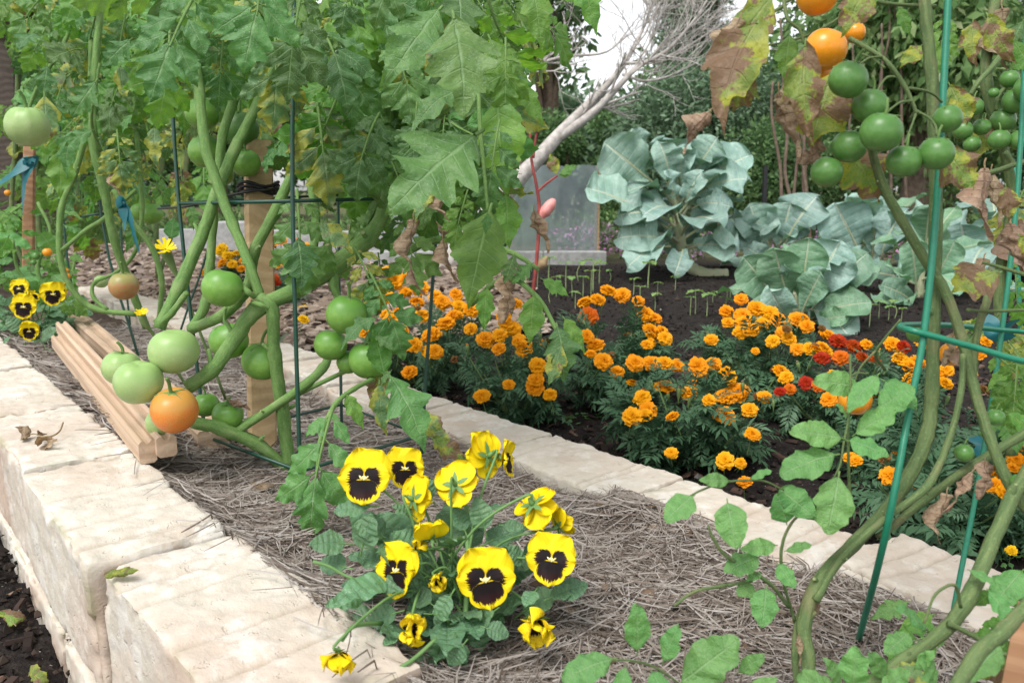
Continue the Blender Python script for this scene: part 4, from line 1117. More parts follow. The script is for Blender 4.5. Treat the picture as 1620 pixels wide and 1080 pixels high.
stems(tp4, M['stem_dull'], [
    [(250, 440, 3.4, 7), (248, 330, 3.4, 8), (262, 200, 3.4, 8), (258, 40, 3.4, 7)],
    [(252, 436, 3.4, 6), (290, 300, 3.4, 7), (300, 150, 3.4, 7), (310, 20, 3.4, 6)]])
scatter(tp4, 80, [(130, -60), (430, -60), (420, 150), (330, 260), (280, 330), (170, 330)], (3.1, 4.0), (.16, .27), ['g', 's', 'g', 'b', 'b', 'y'], 42)
tp5 = thing('tomato_plant', G(70, 475, -.0), 'low bushy cherry tomato plant with tiny orange fruit by the left pansies', 'tomato plant')
stems(tp5, M['stem'], [[(70, 475, 2.35, 6), (60, 420, 2.35, 6), (80, 370, 2.33, 5), (60, 320, 2.33, 5)], [(72, 475, 2.35, 6), (110, 440, 2.33, 5), (120, 400, 2.33, 5)], [(68, 475, 2.35, 6), (30, 430, 2.33, 5), (20, 380, 2.3, 5)]])
scatter(tp5, 42, [(-30, 330), (110, 330), (130, 470), (60, 480), (-20, 450)], (2.2, 2.5), (.06, .12), ['b', 'lb', 'r', 'lg', 'r'], 43, .3)
for a in [('co', 75, 399, 14, 2.2), ('cg', 57, 405, 13, 2.2), ('co', 105, 437, 12, 2.22), ('cg', 53, 415, 9, 2.22), ('co', 104, 428, 9, 2.24), ('co', 12, 305, 10, 2.3)]:
    fruit(tp5, *a)

# ---- the cherry tomato plant at the right
b1 = G(1270, 1085, -.07)
tp6 = thing('tomato_plant', b1, 'cherry tomato plant with thick stems and round green and orange fruit', 'tomato plant')
stems(tp6, M['stem_dull'], [
    [(1282, 1120, .66, 34), (1278, 1040, .67, 34), (1272, 985, .68, 36), (1295, 920, .69, 34), (1350, 860, .71, 33), (1400, 810, .72, 34), (1440, 750, .735, 34), (1466, 690, .745, 34), (1474, 620, .75, 32), (1477, 500, .75, 30), (1480, 380, .75, 31), (1480, 250, .75, 32), (1474, 120, .75, 30), (1464, 20, .75, 28), (1460, -60, .75, 26)],
    [(1265, 1110, .68, 16), (1258, 1040, .68, 18), (1262, 985, .685, 18), (1275, 950, .69, 18)],
    [(1376, 225, .72, 20), (1395, 290, .725, 22), (1425, 345, .73, 24), (1460, 405, .735, 24), (1495, 460, .735, 24), (1520, 530, .735, 25), (1540, 610, .73, 25), (1565, 690, .72, 26), (1600, 770, .71, 28), (1660, 850, .70, 28)],
    [(1290, 950, .68, 20), (1330, 885, .69, 19), (1400, 820, .70, 18), (1465, 770, .71, 20), (1500, 700, .72, 17), (1520, 620, .725, 15), (1524, 560, .73, 14)],
    [(1390, 850, .72, 18), (1470, 785, .735, 20), (1540, 735, .75, 22), (1640, 675, .76, 24)],
    [(1360, 1090, .60, 34), (1420, 1050, .61, 32), (1490, 1000, .625, 34), (1530, 950, .64, 38), (1560, 880, .66, 36), (1600, 790, .68, 34), (1640, 720, .69, 30)],
    [(1500, 1110, .52, 36), (1545, 1035, .53, 38), (1590, 995, .54, 36), (1650, 930, .55, 34)],
    [(1500, 985, .62, 14), (1540, 1005, .62, 12), (1580, 1030, .62, 12), (1640, 1050, .6, 10)],
    [(1590, 240, .98, 13), (1600, 262, .98, 13), (1560, 275, .97, 12), (1640, 250, .98, 13)],
    # fruiting truss at the top
    [(1345, 62, .73, 12), (1375, 78, .71, 11), (1405, 100, .70, 11), (1430, 135, .70, 11), (1442, 160, .70, 10), (1450, 180, .70, 8)],
    [(1360, 85, .715, 7), (1380, 92, .71, 6), (1400, 108, .70, 6)],
    [(1438, 140, .70, 7), (1460, 143, .705, 7), (1478, 150, .71, 6), (1490, 162, .715, 6)],
    [(1443, 160, .70, 7), (1425, 162, .69, 6), (1410, 172, .685, 6), (1402, 180, .68, 5)],
    [(1449, 175, .70, 7), (1470, 187, .695, 6), (1480, 200, .69, 6), (1482, 214, .685, 5)],
    [(1449, 180, .70, 6), (1440, 205, .69, 5), (1431, 228, .685, 5)],
    [(1425, 122, .70, 6), (1405, 122, .70, 6), (1394, 133, .695, 5), (1388, 145, .69, 5)],
    [(1395, 90, .70, 6), (1375, 92, .695, 5), (1360, 102, .69, 5)],
    [(1240, 10, .74, 10), (1215, 25, .73, 8), (1200, 40, .73, 6)], [(1240, 0, .74, 10), (1246, 30, .73, 9), (1265, 48, .73, 7), (1272, 70, .73, 6)],
    [(1480, 10, .78, 9), (1400, 5, .77, 9), (1300, -20, .76, 9), (1240, 5, .75, 8)],
    [(1200, 75, .76, 5), (1260, 62, .76, 5), (1310, 40, .76, 6), (1380, -10, .77, 6)],
    # broken side shoots
    [(1400, 585, .76, 8), (1385, 560, .74, 7), (1400, 535, .73, 6), (1425, 505, .72, 5)],
    [(1350, 610, .74, 5), (1362, 580, .735, 5), (1385, 555, .735, 5)],
    [(1530, 490, .76, 9), (1560, 492, .77, 8), (1640, 490, .78, 8)], [(1575, 430, .80, 18), (1560, 480, .79, 20), (1545, 530, .78, 18), (1540, 600, .78, 14)], [(1555, 415, .80, 7), (1590, 425, .8, 9), (1640, 440, .8, 10)],
    # low shoot with young leaves
    [(1258, 985, .685, 8), (1240, 920, .68, 8), (1236, 870, .675, 8), (1250, 830, .67, 7), (1275, 805, .665, 6)],
    [(1248, 960, .68, 10), (1215, 920, .67, 10), (1150, 880, .66, 9), (1128, 850, .66, 8), (1120, 830, .66, 5)],
    [(1150, 925, .66, 9), (1100, 935, .65, 8), (1066, 958, .645, 6)], [(1190, 918, .665, 9), (1150, 925, .66, 8), (1122, 930, .655, 6)],
    [(1345, 560, .69, 6), (1345, 640, .68, 6), (1335, 700, .675, 6), (1325, 745, .67, 5), (1290, 790, .67, 4)],
    [(1345, 800, .70, 8), (1342, 700, .69, 7), (1345, 600, .69, 5), (1375, 590, .69, 4)],
    [(1078, 792, .64, 4), (1110, 775, .645, 5), (1150, 762, .65, 5), (1205, 760, .655, 5), (1240, 775, .66, 4)],
    [(1520, 960, .62, 8), (1510, 925, .61, 8), (1480, 940, .6, 7), (1462, 985, .595, 6)],
    [(890, 1075, .56, 4), (960, 1045, .575, 5), (1030, 1052, .585, 6), (1100, 1100, .59, 6)],
], .04, f=.64)
for a in [('co', 1293, -8, 66, .72, (0, 0), False), ('co', 1306, 78, 66, .72, (.2, 0), False), ('co', 1352, 52, 34, .76, (0, 0), False), ('co', 1296, 118, 40, .75, (0, 0), False), ('cg', 1342, 126, 60, .67, (.3, -.1), True), ('cg', 1376, 168, 56, .69, (.2, 0), True), ('cg', 1394, 209, 64, .66, (.1, -.2), True), ('cg', 1343, 232, 53, .70, (.3, .1), False), ('cg', 1308, 272, 50, .70, (.2, 0), False), ('cg', 1430, 255, 52, .675, (.05, -.15), True), ('cg', 1481, 243, 54, .67, (-.05, -.15), True), ('cg', 1499, 188, 46, .70, (-.2, -.1), True),
          ('co', 1507, 560, 40, .80, (0, 0), False), ('cg', 1452, 526, 34, .82, (0, 0), False), ('co', 1353, 632, 50, .80, (0, 0), False), ('cg', 1575, 660, 28, .78, (0, 0), True), ('cg', 1612, 762, 26, .70, (0, 0), True), ('cg', 1525, 716, 30, .74, (0, 0), True)]:
    fruit(tp6, *a)
sh = [(0, (1365, 612), (1285, 602), .69), (4, (1392, 590), (1342, 655), .68), (0, (1338, 695), (1248, 682), .675), (2, (1348, 690), (1418, 648), .68), (2, (1328, 718), (1233, 752), .67), (3, (1338, 696), (1406, 722), .67), (2, (1328, 745), (1308, 845), .665, 1.15), (3, (1228, 768), (1290, 818), .665), (1, (1385, 650), (1448, 612), .70), (3, (1395, 600), (1450, 645), .71), (4, (1340, 660), (1320, 640), .68),
      (1, (1100, 782), (1052, 825), .64), (1, (1150, 788), (1165, 868), .64, .95), (4, (1155, 760), (1105, 760), .65), (0, (1185, 758), (1222, 745), .65), (3, (1202, 880), (1145, 905), .665), (3, (1228, 890), (1258, 930), .665), (3, (1212, 925), (1205, 992), .66, 1.1), (4, (1230, 862), (1170, 870), .67), (0, (1240, 872), (1285, 862), .67), (1, (1245, 830), (1230, 780), .668), (4, (1205, 905), (1180, 920), .67), (1, (1195, 925), (1165, 940), .67),
      (0, (1008, 1035), (1006, 953), .575), (2, (975, 1040), (888, 1075), .565), (0, (1048, 1050), (1075, 988), .58), (2, (1070, 1085), (1170, 1010), .585), (0, (1165, 1065), (1210, 1035), .59), (2, (990, 1050), (980, 1110), .57), (3, (1030, 1058), (1055, 1110), .58), (2, (1350, 1100), (1356, 1022), .56), (3, (1395, 1090), (1440, 1060), .57), (0, (1445, 1060), (1480, 1030), .57), (4, (1175, 1110), (1230, 1070), .58)]
sh += [(0, (1470, 1000), (1415, 960), .64), (2, (1590, 1020), (1530, 1075), .58), (3, (1440, 1000), (1400, 1035), .63), (2, (1560, 930), (1600, 985), .62), (4, (1330, 1085), (1300, 1040), .6), (2, (1480, 1090), (1455, 1035), .57), (0, (1530, 900), (1575, 925), .64), (3, (1620, 900), (1570, 960), .66), (0, (1400, 1075), (1375, 1030), .6), (2, (1330, 1100), (1260, 1070), .58)]
for a in sh:
    w = a[4] if len(a) > 4 else 1.0
    Lf(tp6, 'r', a[0], a[1], a[2], a[3], -.01, rng.normal(0, .2, 3), w)
for a in [('ly', 0, (1225, -10), (1160, 90), .70), ('ly', 1, (1205, 30), (1108, 205), .69, -.02, (0, 0, 0), 1.0), ('d', 1, (1130, 170), (1068, 232), .68, 0, (0, 0, 0), 1.3), ('d', 0, (1175, 20), (1140, 95), .69, 0, (0, 0, 0), 1.3), ('d', 3, (1165, 100), (1140, 165), .685, 0, (0, 0, 0), 1.2), ('ly', 2, (1190, 110), (1160, 180), .70), ('ly', 1, (1275, 62), (1262, 235), .68, 0, (0, 0, 0), .8), ('ly', 2, (1320, 105), (1285, 232), .71, .0, (0, 0, 0), 1.15), ('ly', 0, (1330, 225), (1395, 320), .74, 0, (0, 0, 0), 1.3), ('ly', 2, (1480, 225), (1540, 300), .69), ('ly', 0, (1375, -30), (1335, 62), .64), ('d', 2, (1232, 130), (1242, 262), .70, 0, (0, 0, 0), .9), ('d', 0, (1262, 95), (1258, 200), .70), ('d', 3, (1300, 215), (1270, 262), .72, 0, (0, 0, 0), 1.6), ('lb', 0, (1250, 50), (1240, 130), .76), ('lb', 1, (1400, -20), (1350, 20), .75),
          ('d', 1, (1560, 250), (1545, 380), .80), ('d', 2, (1600, 340), (1590, 450), .82, 0, (0, 0, 0), 1.6), ('ly', 2, (1585, 430), (1505, 465), .76, 0, (0, 0, 0), 1.2), ('d', 0, (1560, 400), (1535, 470), .80, 0, (0, 0, 0), 1.3), ('ly', 0, (1590, 290), (1600, 350), .82), ('ly', 1, (1610, 370), (1640, 420), .8), ('d', 3, (1510, 520), (1495, 580), .77), ('d', 1, (1520, 540), (1515, 600), .765), ('d', 2, (1545, 740), (1480, 800), .73), ('d', 0, (1500, 770), (1485, 860), .72), ('d', 3, (1560, 720), (1550, 790), .73), ('lb', 0, (1590, 650), (1640, 690), .8), ('lb', 1, (1600, 580), (1560, 620), .85), ('b', 0, (1610, 560), (1600, 690), .84), ('b', 1, (1560, 550), (1640, 640), .86), ('lb', 0, (1540, 960), (1580, 930), .66), ('ls', 1, (1560, 940), (1640, 960), .66), ('b', 2, (1500, 1000), (1400, 1040), .67), ('lb', 0, (1480, 970), (1420, 1000), .68), ('ly', 2, (1560, 1000), (1600, 1090), .66), ('b', 0, (1640, 960), (1540, 1060), .64), ('d', 1, (1300, 920), (1285, 985), .70), ('d', 2, (1265, 1000), (1255, 1050), .66), ('ls', 0, (1480, 1075), (1400, 1060), .6), ('lg', 1, (1440, 950), (1380, 985), .70), ('lb', 1, (1420, 10), (1440, 60), .85), ('ly', 0, (1460, 70), (1425, 110), .84), ('ly', 1, (1560, 20), (1590, 110), .9), ('lb', 0, (1600, 60), (1640, 130), .9), ('ly', 2, (1500, 130), (1530, 200), .95)]:
    Lf(tp6, *a)
# ---- another cherry tomato behind it
tp7 = thing('tomato_plant', G(1600, 700, -.07), 'cherry tomato plant behind, with small dark green fruit at the right edge', 'tomato plant')
stems(tp7, M['stem_dull'], [
    [(1600, 720, 1.18, 16), (1590, 600, 1.18, 16), (1580, 450, 1.17, 16), (1600, 300, 1.15, 15), (1560, 130, 1.12, 16), (1575, 0, 1.12, 15), (1580, -50, 1.12, 14)],
    [(1600, 60, 1.1, 9), (1575, 100, 1.09, 9), (1548, 130, 1.08, 8), (1535, 150, 1.08, 6)], [(1600, 130, 1.1, 6), (1580, 150, 1.09, 6), (1575, 175, 1.09, 5)]], .06)
for x_, y_, d_ in [(1540, 169, 30), (1523, 206, 31), (1553, 201, 27), (1587, 190, 38), (1606, 160, 40), (1581, 221, 33), (1538, 228, 26), (1614, 222, 34), (1572, 147, 16), (1597, 125, 28), (1628, 140, 44)]:
    fruit(tp7, 'cg', x_, y_, d_, 1.08 + rng.uniform(-.03, .03), (0, 0), d_ > 25)
for a in [('lb', 0, (1600, 60), (1570, 100), 1.1), ('ly', 0, (1560, 180), (1545, 260), 1.12), ('d', 0, (1585, 0), (1590, 110), 1.1), ('ly', 1, (1540, 30), (1530, 110), 1.15), ('lg', 0, (1620, 30), (1600, 75), 1.08), ('b', 0, (1500, 20), (1480, 120), 1.2), ('d', 2, (1570, 260), (1560, 360), 1.12), ('s', 0, (1620, 300), (1580, 400), 1.2), ('d', 1, (1610, 330), (1615, 470), 1.15)]:
    Lf(tp7, *a)
scatter(tp7, 16, [(1540, 380), (1660, 380), (1660, 700), (1560, 700)], (1.1, 1.35), (.08, .14), ['s', 'y', 'lb', 'd', 'b'], 51)

# ================================================================== PANSIES
def petal(L, W, mat, seed, ruf=.05, cup=.15, tip=.0):
    """rounded petal growing along +Y from the throat, face +Z"""
    r = np.random.default_rng(seed); nv, nu = 14, 10
    v = np.linspace(0, 1, nv); u = np.linspace(-1, 1, nu + 1); U, V_ = np.meshgrid(u, v)
    v = np.sin(np.linspace(0, 1, nv) * np.pi / 2) ** 1.0; U, V_ = np.meshgrid(u, v)
    w = W / 2 * np.sqrt(np.clip(1 - ((v - .55) / .452) ** 2, 0, 1))
    w = np.where(v < .55, W / 2 * np.maximum(.16 + .1 * v, np.sqrt(np.clip(1 - ((v - .55) / .58) ** 2, 0, 1))), w)
    x = U * w[:, None]; y = L * V_ - np.abs(U) ** 2 * .06 * L * V_
    e = V_ ** 2
    z = cup * L * (V_ ** 2) * .5 - cup * .5 * L * U ** 2 * V_ + ruf * L * e * np.sin(U * 5 + V_ * 4 + r.uniform(0, 6)) + ruf * .6 * L * e * np.sin(U * 11 + r.uniform(0, 6))
    mb = MB(); mb.add(np.stack([x, y, z], -1), grid_faces(nv, nu + 1), uv=np.stack([U * .5 + .5, V_], -1))
    mb.add(np.stack([x, y, z - .008], -1), grid_faces(nv, nu + 1)[:, ::-1], uv=np.stack([U * .5 + .5, V_], -1), mat=1)
    return mb.mesh('petal', [mat, M['petal']])
PT = {'up': [petal(.60, .66, M['petal'], 1, .07, .2), petal(.58, .68, M['petal'], 2, .09, .25)], 'side': [petal(.50, .52, M['petal_side'], 3, .06, .25), petal(.48, .54, M['petal_side'], 4, .09, .2)], 'lip': [petal(.48, .60, M['petal_lip'], 5, .06, .15), petal(.46, .62, M['petal_lip'], 6, .08, .2)],
      'wilt': [petal(.55, .6, M['petal_wilt'], 7, .16, .5), petal(.5, .55, M['petal_wilt'], 8, .2, .6)]}
def eye_mesh():
    mb = MB()
    a = np.linspace(0, 6.283, 13)[:-1]
    for i, (rr, zz) in enumerate([(.075, .0)]):
        pass
    V = [[0, -.02, .055]] + [[.055 * math.cos(t), .065 * math.sin(t) - .01, .02] for t in a]
    mb.add(V, None, [(0, 1 + k, 1 + (k + 1) % 12) for k in range(12)])
    for sd in (-1, 1):
        tube(mb, np.array([[sd * .015, -.01, .05], [sd * .07, .035, .04], [sd * .085, .055, .03]]), [.022, .018, .006], 5)
    # green sepals and spur behind
    for i in range(5):
        t = i * 1.2566 + .3
        d = np.array([math.cos(t), math.sin(t)]); s = np.array([-d[1], d[0]])
        V = [[*(s * -.05), -.05], [*(s * .05), -.05], [*(d * .2 + s * .05), -.07], [*(d * .2 - s * .05), -.07], [*(d * .33), -.05]]
        mb.add(V, [(0, 1, 2, 3)], [(3, 2, 4)], mat=1)
    tube(mb, np.array([[0, 0, -.02], [0, .02, -.12], [0, .06, -.2]]), [.05, .06, .03], 7, 1)
    return mb.mesh('flower', [M['pansy_eye'], M['pansy_stem']])
EYE = eye_mesh()
def loc(x, y, z, rz, rx, ry=0): return Matrix.Translation((x, y, z)) @ Matrix.Rotation(rz, 4, 'Z') @ Matrix.Rotation(rx, 4, 'X') @ Matrix.Rotation(ry, 4, 'Y')
def pansy_flower(par, px, py, dpx, t, face, roll=0.0, openness=1.0, wilt=False, stem_to=None, seed=0):
    """face: direction the flower looks, as (right, up, towards camera)"""
    r = np.random.default_rng(seed + 100)
    c = P(px, py, t); s = dpx * t / FPX * .90
    tc = TOCAM(c); rt = nrm(np.cross(vec((0, 0, 1)), tc)); up = np.cross(tc, rt)
    z = nrm(rt * face[0] + up * face[1] + tc * face[2])
    y = up if abs(np.dot(up, z)) < .93 else -tc
    y = nrm(y - z * np.dot(y, z)); x = np.cross(y, z)
    y2 = y * math.cos(roll) + x * math.sin(roll)
    B = frame(c, y2, z, s)
    f = mk('flower', EYE, B, par)
    fold = (1 - openness) * 1.3
    j = lambda a: a + r.normal(0, .10)
    parts = [('up', .50, -.05, .0), ('up', -.58, -.025, .0), ('side', 1.52, .012, 0), ('side', -1.52, .020, 0), ('lip', math.pi, .05, -.01)]
    for i, (k, a, zz, yy) in enumerate(parts):
        m = PT['wilt' if wilt else k][(i + seed) % 2]
        rx = (r.uniform(.2, 1.3) if wilt else fold * (1.0 if k != 'up' else .6)) + r.normal(0, .05)
        mk('petal', m, B @ Matrix.Translation((0, yy, zz)) @ Matrix.Rotation(j(a), 4, 'Z') @ Matrix.Rotation(rx if wilt else rx - .06, 4, 'X'), f)
    if stem_to is not None:
        e = vec(stem_to); b = c - z * s * .08
        mid = b - z * s * .25 + vec((0, 0, .0)); 
        mb = MB(); p = smooth_path([b, b - z * s * .22 + vec((0, 0, .03 * s)), (mid + e) / 2 + (vec((0, 0, .02)) if np.linalg.norm(e - b) > .05 else 0), e], 5)
        tube(mb, p, .0013 if t < 1.3 else .0018, 6)
        mk('stalk', mb.mesh('stalk', M['pansy_stem']), None, par)
    return f
def pansy_leaf(seed, W, L=1):
    mb = MB(); tube(mb, np.array([[0, 0, 0], [0, .18, .0], [0, .36, 0]]), [.02, .018, .012], 5, 1, False)
    leaflet(mb, .80, W * .95, (0, .20, 0), 0, 6.5, .07, .25, 34, 4, .12, .35, .04, seed, small=.0, rough=.05, plain=True)
    return tipped(mb.mesh('leaf', [M['pansy_leaf'], M['pansy_stem']]))
PL = [pansy_leaf(i, w) for i, w in enumerate([.62, .55, .7, .5])]
def pansy_leafs(par, lst):
    for i, (p, q, t) in enumerate(lst):
        leaf_pix(par, PL[i % 4], p, q, t, rng.uniform(-.02, .02), rng.normal(0, .25, 3) + vec((0, 0, .3)))
def pansy_fill(par, base, n, rad, h, L, seed):
    r = np.random.default_rng(seed)
    for i in range(n):
        a = r.uniform(0, 6.283); rr = rad * r.uniform(.05, .8) ; z = h * r.uniform(.05, .95)
        b = base + vec((rr * math.cos(a) * .6, rr * math.sin(a) * .6, z * .7))
        d = nrm(vec((math.cos(a), math.sin(a), r.uniform(-.3, .7))))
        leaf_at(par, PL[i % 4], b, b + d * L * r.uniform(.7, 1.2), (0, 0, .8), r.uniform(.8, 1.1))
pb = G(712, 1000, -.01)
pn = thing('pansy_plant', pb, 'yellow pansy plant with black blotched blooms in the foreground straw', 'flower plant')
tb = float(np.dot(pb - CAMP, FWD))
pc = pb + vec((0, 0, .02))
F_ = [  # px, py, size, t, facing, roll, open, wilt, seed
    (640, 742, 74, .835, (.25, .1, .9), .15, 1, False), (576, 757, 98, .80, (-.25, .05, 1), .12, 1, False), (628, 903, 98, .745, (-.75, .05, .7), .2, .95, False), (768, 918, 108, .735, (.05, -.05, 1), -.12, 1, False), (872, 886, 92, .77, (.1, .1, 1), .1, 1, False),
    (657, 790, 84, .80, (.80, -.1, -.55), 0, .9, False), (722, 768, 82, .80, (.35, -.35, -.85), .2, .95, False), (770, 722, 84, .83, (-.7, -.15, -.7), .1, .85, False), (800, 726, 66, .84, (.92, 0, .25), 0, .85, False),
    (845, 800, 88, .79, (.5, -.55, -.6), .5, .55, False), (885, 832, 58, .80, (.55, .3, -.4), .3, .5, False), (682, 850, 70, .76, (-.2, .75, -.3), .3, .45, False), (650, 998, 66, .70, (.1, -.25, .8), .4, .4, True), (848, 984, 80, .735, (.1, -.75, .5), 0, .4, True), (536, 1034, 66, .645, (0, -.92, .2), 0, .35, True), (660, 868, 40, .77, (.3, .5, .2), 0, .3, True), (690, 915, 44, .75, (.3, -.6, .4), 0, .25, True)]
for i, (px, py, d, t, fc, ro, op, wi) in enumerate(F_):
    e = pc + vec((rng.normal(0, .015), rng.normal(0, .015), .02))
    pansy_flower(pn, px, py, d, t, fc, ro, op, wi, e, i)
pansy_leafs(pn, [((560, 860), (488, 862), .77), ((600, 800), (527, 812), .80), ((570, 880), (590, 812), .79), ((590, 945), (515, 958), .74), ((640, 965), (583, 985), .73), ((670, 970), (728, 985), .72), ((760, 990), (805, 1005), .715), ((720, 1000), (725, 1062), .70), ((690, 800), (655, 752), .81), ((770, 810), (800, 800), .81), ((830, 900), (800, 862), .79), ((860, 950), (912, 930), .775), ((870, 945), (930, 925), .78), ((640, 880), (600, 925), .80), ((610, 850), (560, 830), .79), ((660, 820), (620, 800), .80), ((770, 850), (752, 785), .80), ((740, 850), (720, 800), .80), ((690, 960), (650, 935), .745), ((720, 930), (690, 990), .73), ((640, 1000), (605, 1020), .71), ((790, 960), (760, 990), .72), ((850, 930), (830, 960), .75), ((900, 890), (915, 880), .78), ((560, 900), (505, 890), .76), ((790, 830), (830, 835), .80), ((740, 1010), (710, 1050), .69), ((700, 780), (672, 760), .82)])
pansy_fill(pn, pb, 70, .14, .13, .06, 5)
for pts in ([(605, 985, .73, 7), (560, 990, .69, 7), (542, 1012, .655, 6)], [(640, 930, .745, 6), (560, 915, .75, 5), (520, 895, .75, 5), (495, 888, .75, 6)], [(735, 1000, .76, 9), (740, 900, .79, 9), (738, 800, .83, 8)], [(690, 1010, .70, 7), (650, 1045, .68, 7), (605, 1070, .67, 7)]):
    mb = MB(); pix_tube(mb, pts, 6); mk('stalk', mb.mesh('stalk', M['pansy_stem']), None, pn)
pb2 = G(58, 545, 0.0)
pn2 = thing('pansy_plant', pb2, 'small yellow pansy plant beside the block wall at the left', 'flower plant')
for i, (px, py, d, t, fc, ro, op) in enumerate([(84, 466, 42, 2.12, (.05, 0, 1), 0, 1), (95, 462, 34, 2.16, (.7, 0, .6), 0, 1), (37, 486, 44, 2.10, (-.15, 0, 1), .1, 1), (30, 457, 34, 2.16, (-.4, .1, 1), 0, 1), (46, 524, 34, 2.05, (.0, -.3, 1), .1, .75), (52, 470, 24, 2.12, (.5, .3, .4), 0, .6)]):
    pansy_flower(pn2, px, py, d, t, fc, ro, op, False, pb2 + vec((rng.normal(0, .02), rng.normal(0, .02), .02)), 40 + i)
pansy_fill(pn2, pb2, 60, .17, .17, .07, 6)
pansy_leafs(pn2, [((40, 530), (10, 500), 2.1), ((60, 540), (95, 520), 2.1), ((40, 540), (35, 570), 2.05), ((70, 545), (80, 570), 2.06), ((20, 530), (5, 545), 2.06)])

# ================================================================== MARIGOLDS
def marigold_head(mat, seed, dense=1.0):
    r = np.random.default_rng(seed); mb = MB()
    rings = [(.50, 13, .0, .34), (.48, 13, .28, .30), (.43, 13, .52, .28), (.37, 12, .75, .26), (.29, 10, .98, .22), (.20, 8, 1.2, .18), (.11, 5, 1.4, .14)]
    for k, (rad, n, up, wd) in enumerate(rings):
        for i in range(n):
            a = (i + r.uniform(-.25, .25)) * 6.283 / n + k * .5
            l = rad * r.uniform(.85, 1.12) + .02; tl_ = up + r.normal(0, .12)
            v = np.linspace(0, 1, 4); u = np.linspace(-1, 1, 5); U, V_ = np.meshgrid(u, v)
            w = wd / 2 * (.3 + .7 * v ** .7)
            x = U * w[:, None]; y = l * V_ * (1 - .10 * U ** 2 + .06 * np.sin(U * 9 + i) * V_)
            z = .05 * np.sin(U * 7 + r.uniform(0, 6)) * V_ ** 2 + .08 * l * V_ * U ** 2 - .22 * l * V_ ** 3
            y2 = y * math.cos(tl_) - z * math.sin(tl_); z2 = y * math.sin(tl_) + z * math.cos(tl_)
            z2 = z2 * .75 + .02 * k
            X_ = x * math.cos(a) + y2 * math.sin(a); Y_ = -x * math.sin(a) + y2 * math.cos(a)
            mb.add(np.stack([X_, Y_, z2], -1), grid_faces(4, 5), uv=np.stack([U * .5 + .5, V_ * .8 + .2 * r.random()], -1))
    tube(mb, np.array([[0, 0, .02], [0, 0, -.15], [0, 0, -.38], [0, 0, -.48]]), [.19, .17, .12, .05], 8, 1)
    tube(mb, smooth_path([[0, 0, -.42], [.03, 0, -.8], [.0, .04, -1.3], [.06, .05, -1.9]], 3), .035, 5, 1)
    return mb.mesh('flower', [mat, M['mg_stem']])
M['mg_stem'] = simplemat('marigold_stalk', (.12, .20, .06), (.18, .26, .09), 20, .6, 0)
M['mg_spent'] = mgmat('spent_marigold_petal', (.10, .05, .02), (.24, .11, .03))
MH = {'o': [marigold_head(M['mg_orange'], i) for i in range(4)], 'y': [marigold_head(M['mg_yellow'], 10 + i) for i in range(2)], 'r': [marigold_head(M['mg_red'], 20 + i) for i in range(2)], 'u': [marigold_head(M['mg_rust'], 30 + i) for i in range(2)]}
SPENT = marigold_head(M['mg_spent'], 50)
def bud_mesh(mat):
    mb = MB()
    tube(mb, np.array([[0, 0, -1.0], [0, .05, -.6], [0, 0, -.3], [0, 0, .1], [0, 0, .3], [0, 0, .36]]), [.05, .06, .16, .2, .14, .04], 8, 0)
    tube(mb, np.array([[0, 0, .28], [0, 0, .42], [0, 0, .5]]), [.13, .12, .03], 8, 1)
    return mb.mesh('bud', [M['mg_stem'], mat])
BUD = [bud_mesh(M['mg_orange']), bud_mesh(M['tleaf_dry'])]
def pinnate(L, n, r):
    """feathery marigold leaf as flat leaf faces: (V, T, uvx)"""
    V, T = [], []
    def blade(b, d, l, w):
        s = np.array([-d[1], d[0], 0]); i = len(V)
        V.extend([b, b + d * l * .45 + s * w + np.array([0, 0, w * .5]), b + d * l, b + d * l * .45 - s * w + np.array([0, 0, w * .5])])
        T.extend([(i, i + 3, i + 1), (i + 1, i + 3, i + 2)])
    for k in range(n):
        y = L * (.22 + .68 * k / n); ll = L * .34 * (1 - .45 * abs(k / n - .35))
        for sd in (-1, 1):
            a = sd * r.uniform(.75, 1.05)
            blade(np.array([0, y, 0]), np.array([math.sin(a), math.cos(a), r.normal(-.1, .15)]), ll, ll * .15)
    blade(np.array([0, L * .8, 0]), np.array([0, 1.0, -.1]), L * .34, L * .05)
    blade(np.array([0, 0, 0]), np.array([0, 1.0, 0]), L * .9, L * .012)
    V = np.array(V); V = bend(V / L, r.uniform(.2, 1.2)) * L
    return V, np.array(T)
_rp = np.random.default_rng(77)
PIN = [pinnate(1.0, 6, _rp) for _ in range(8)]
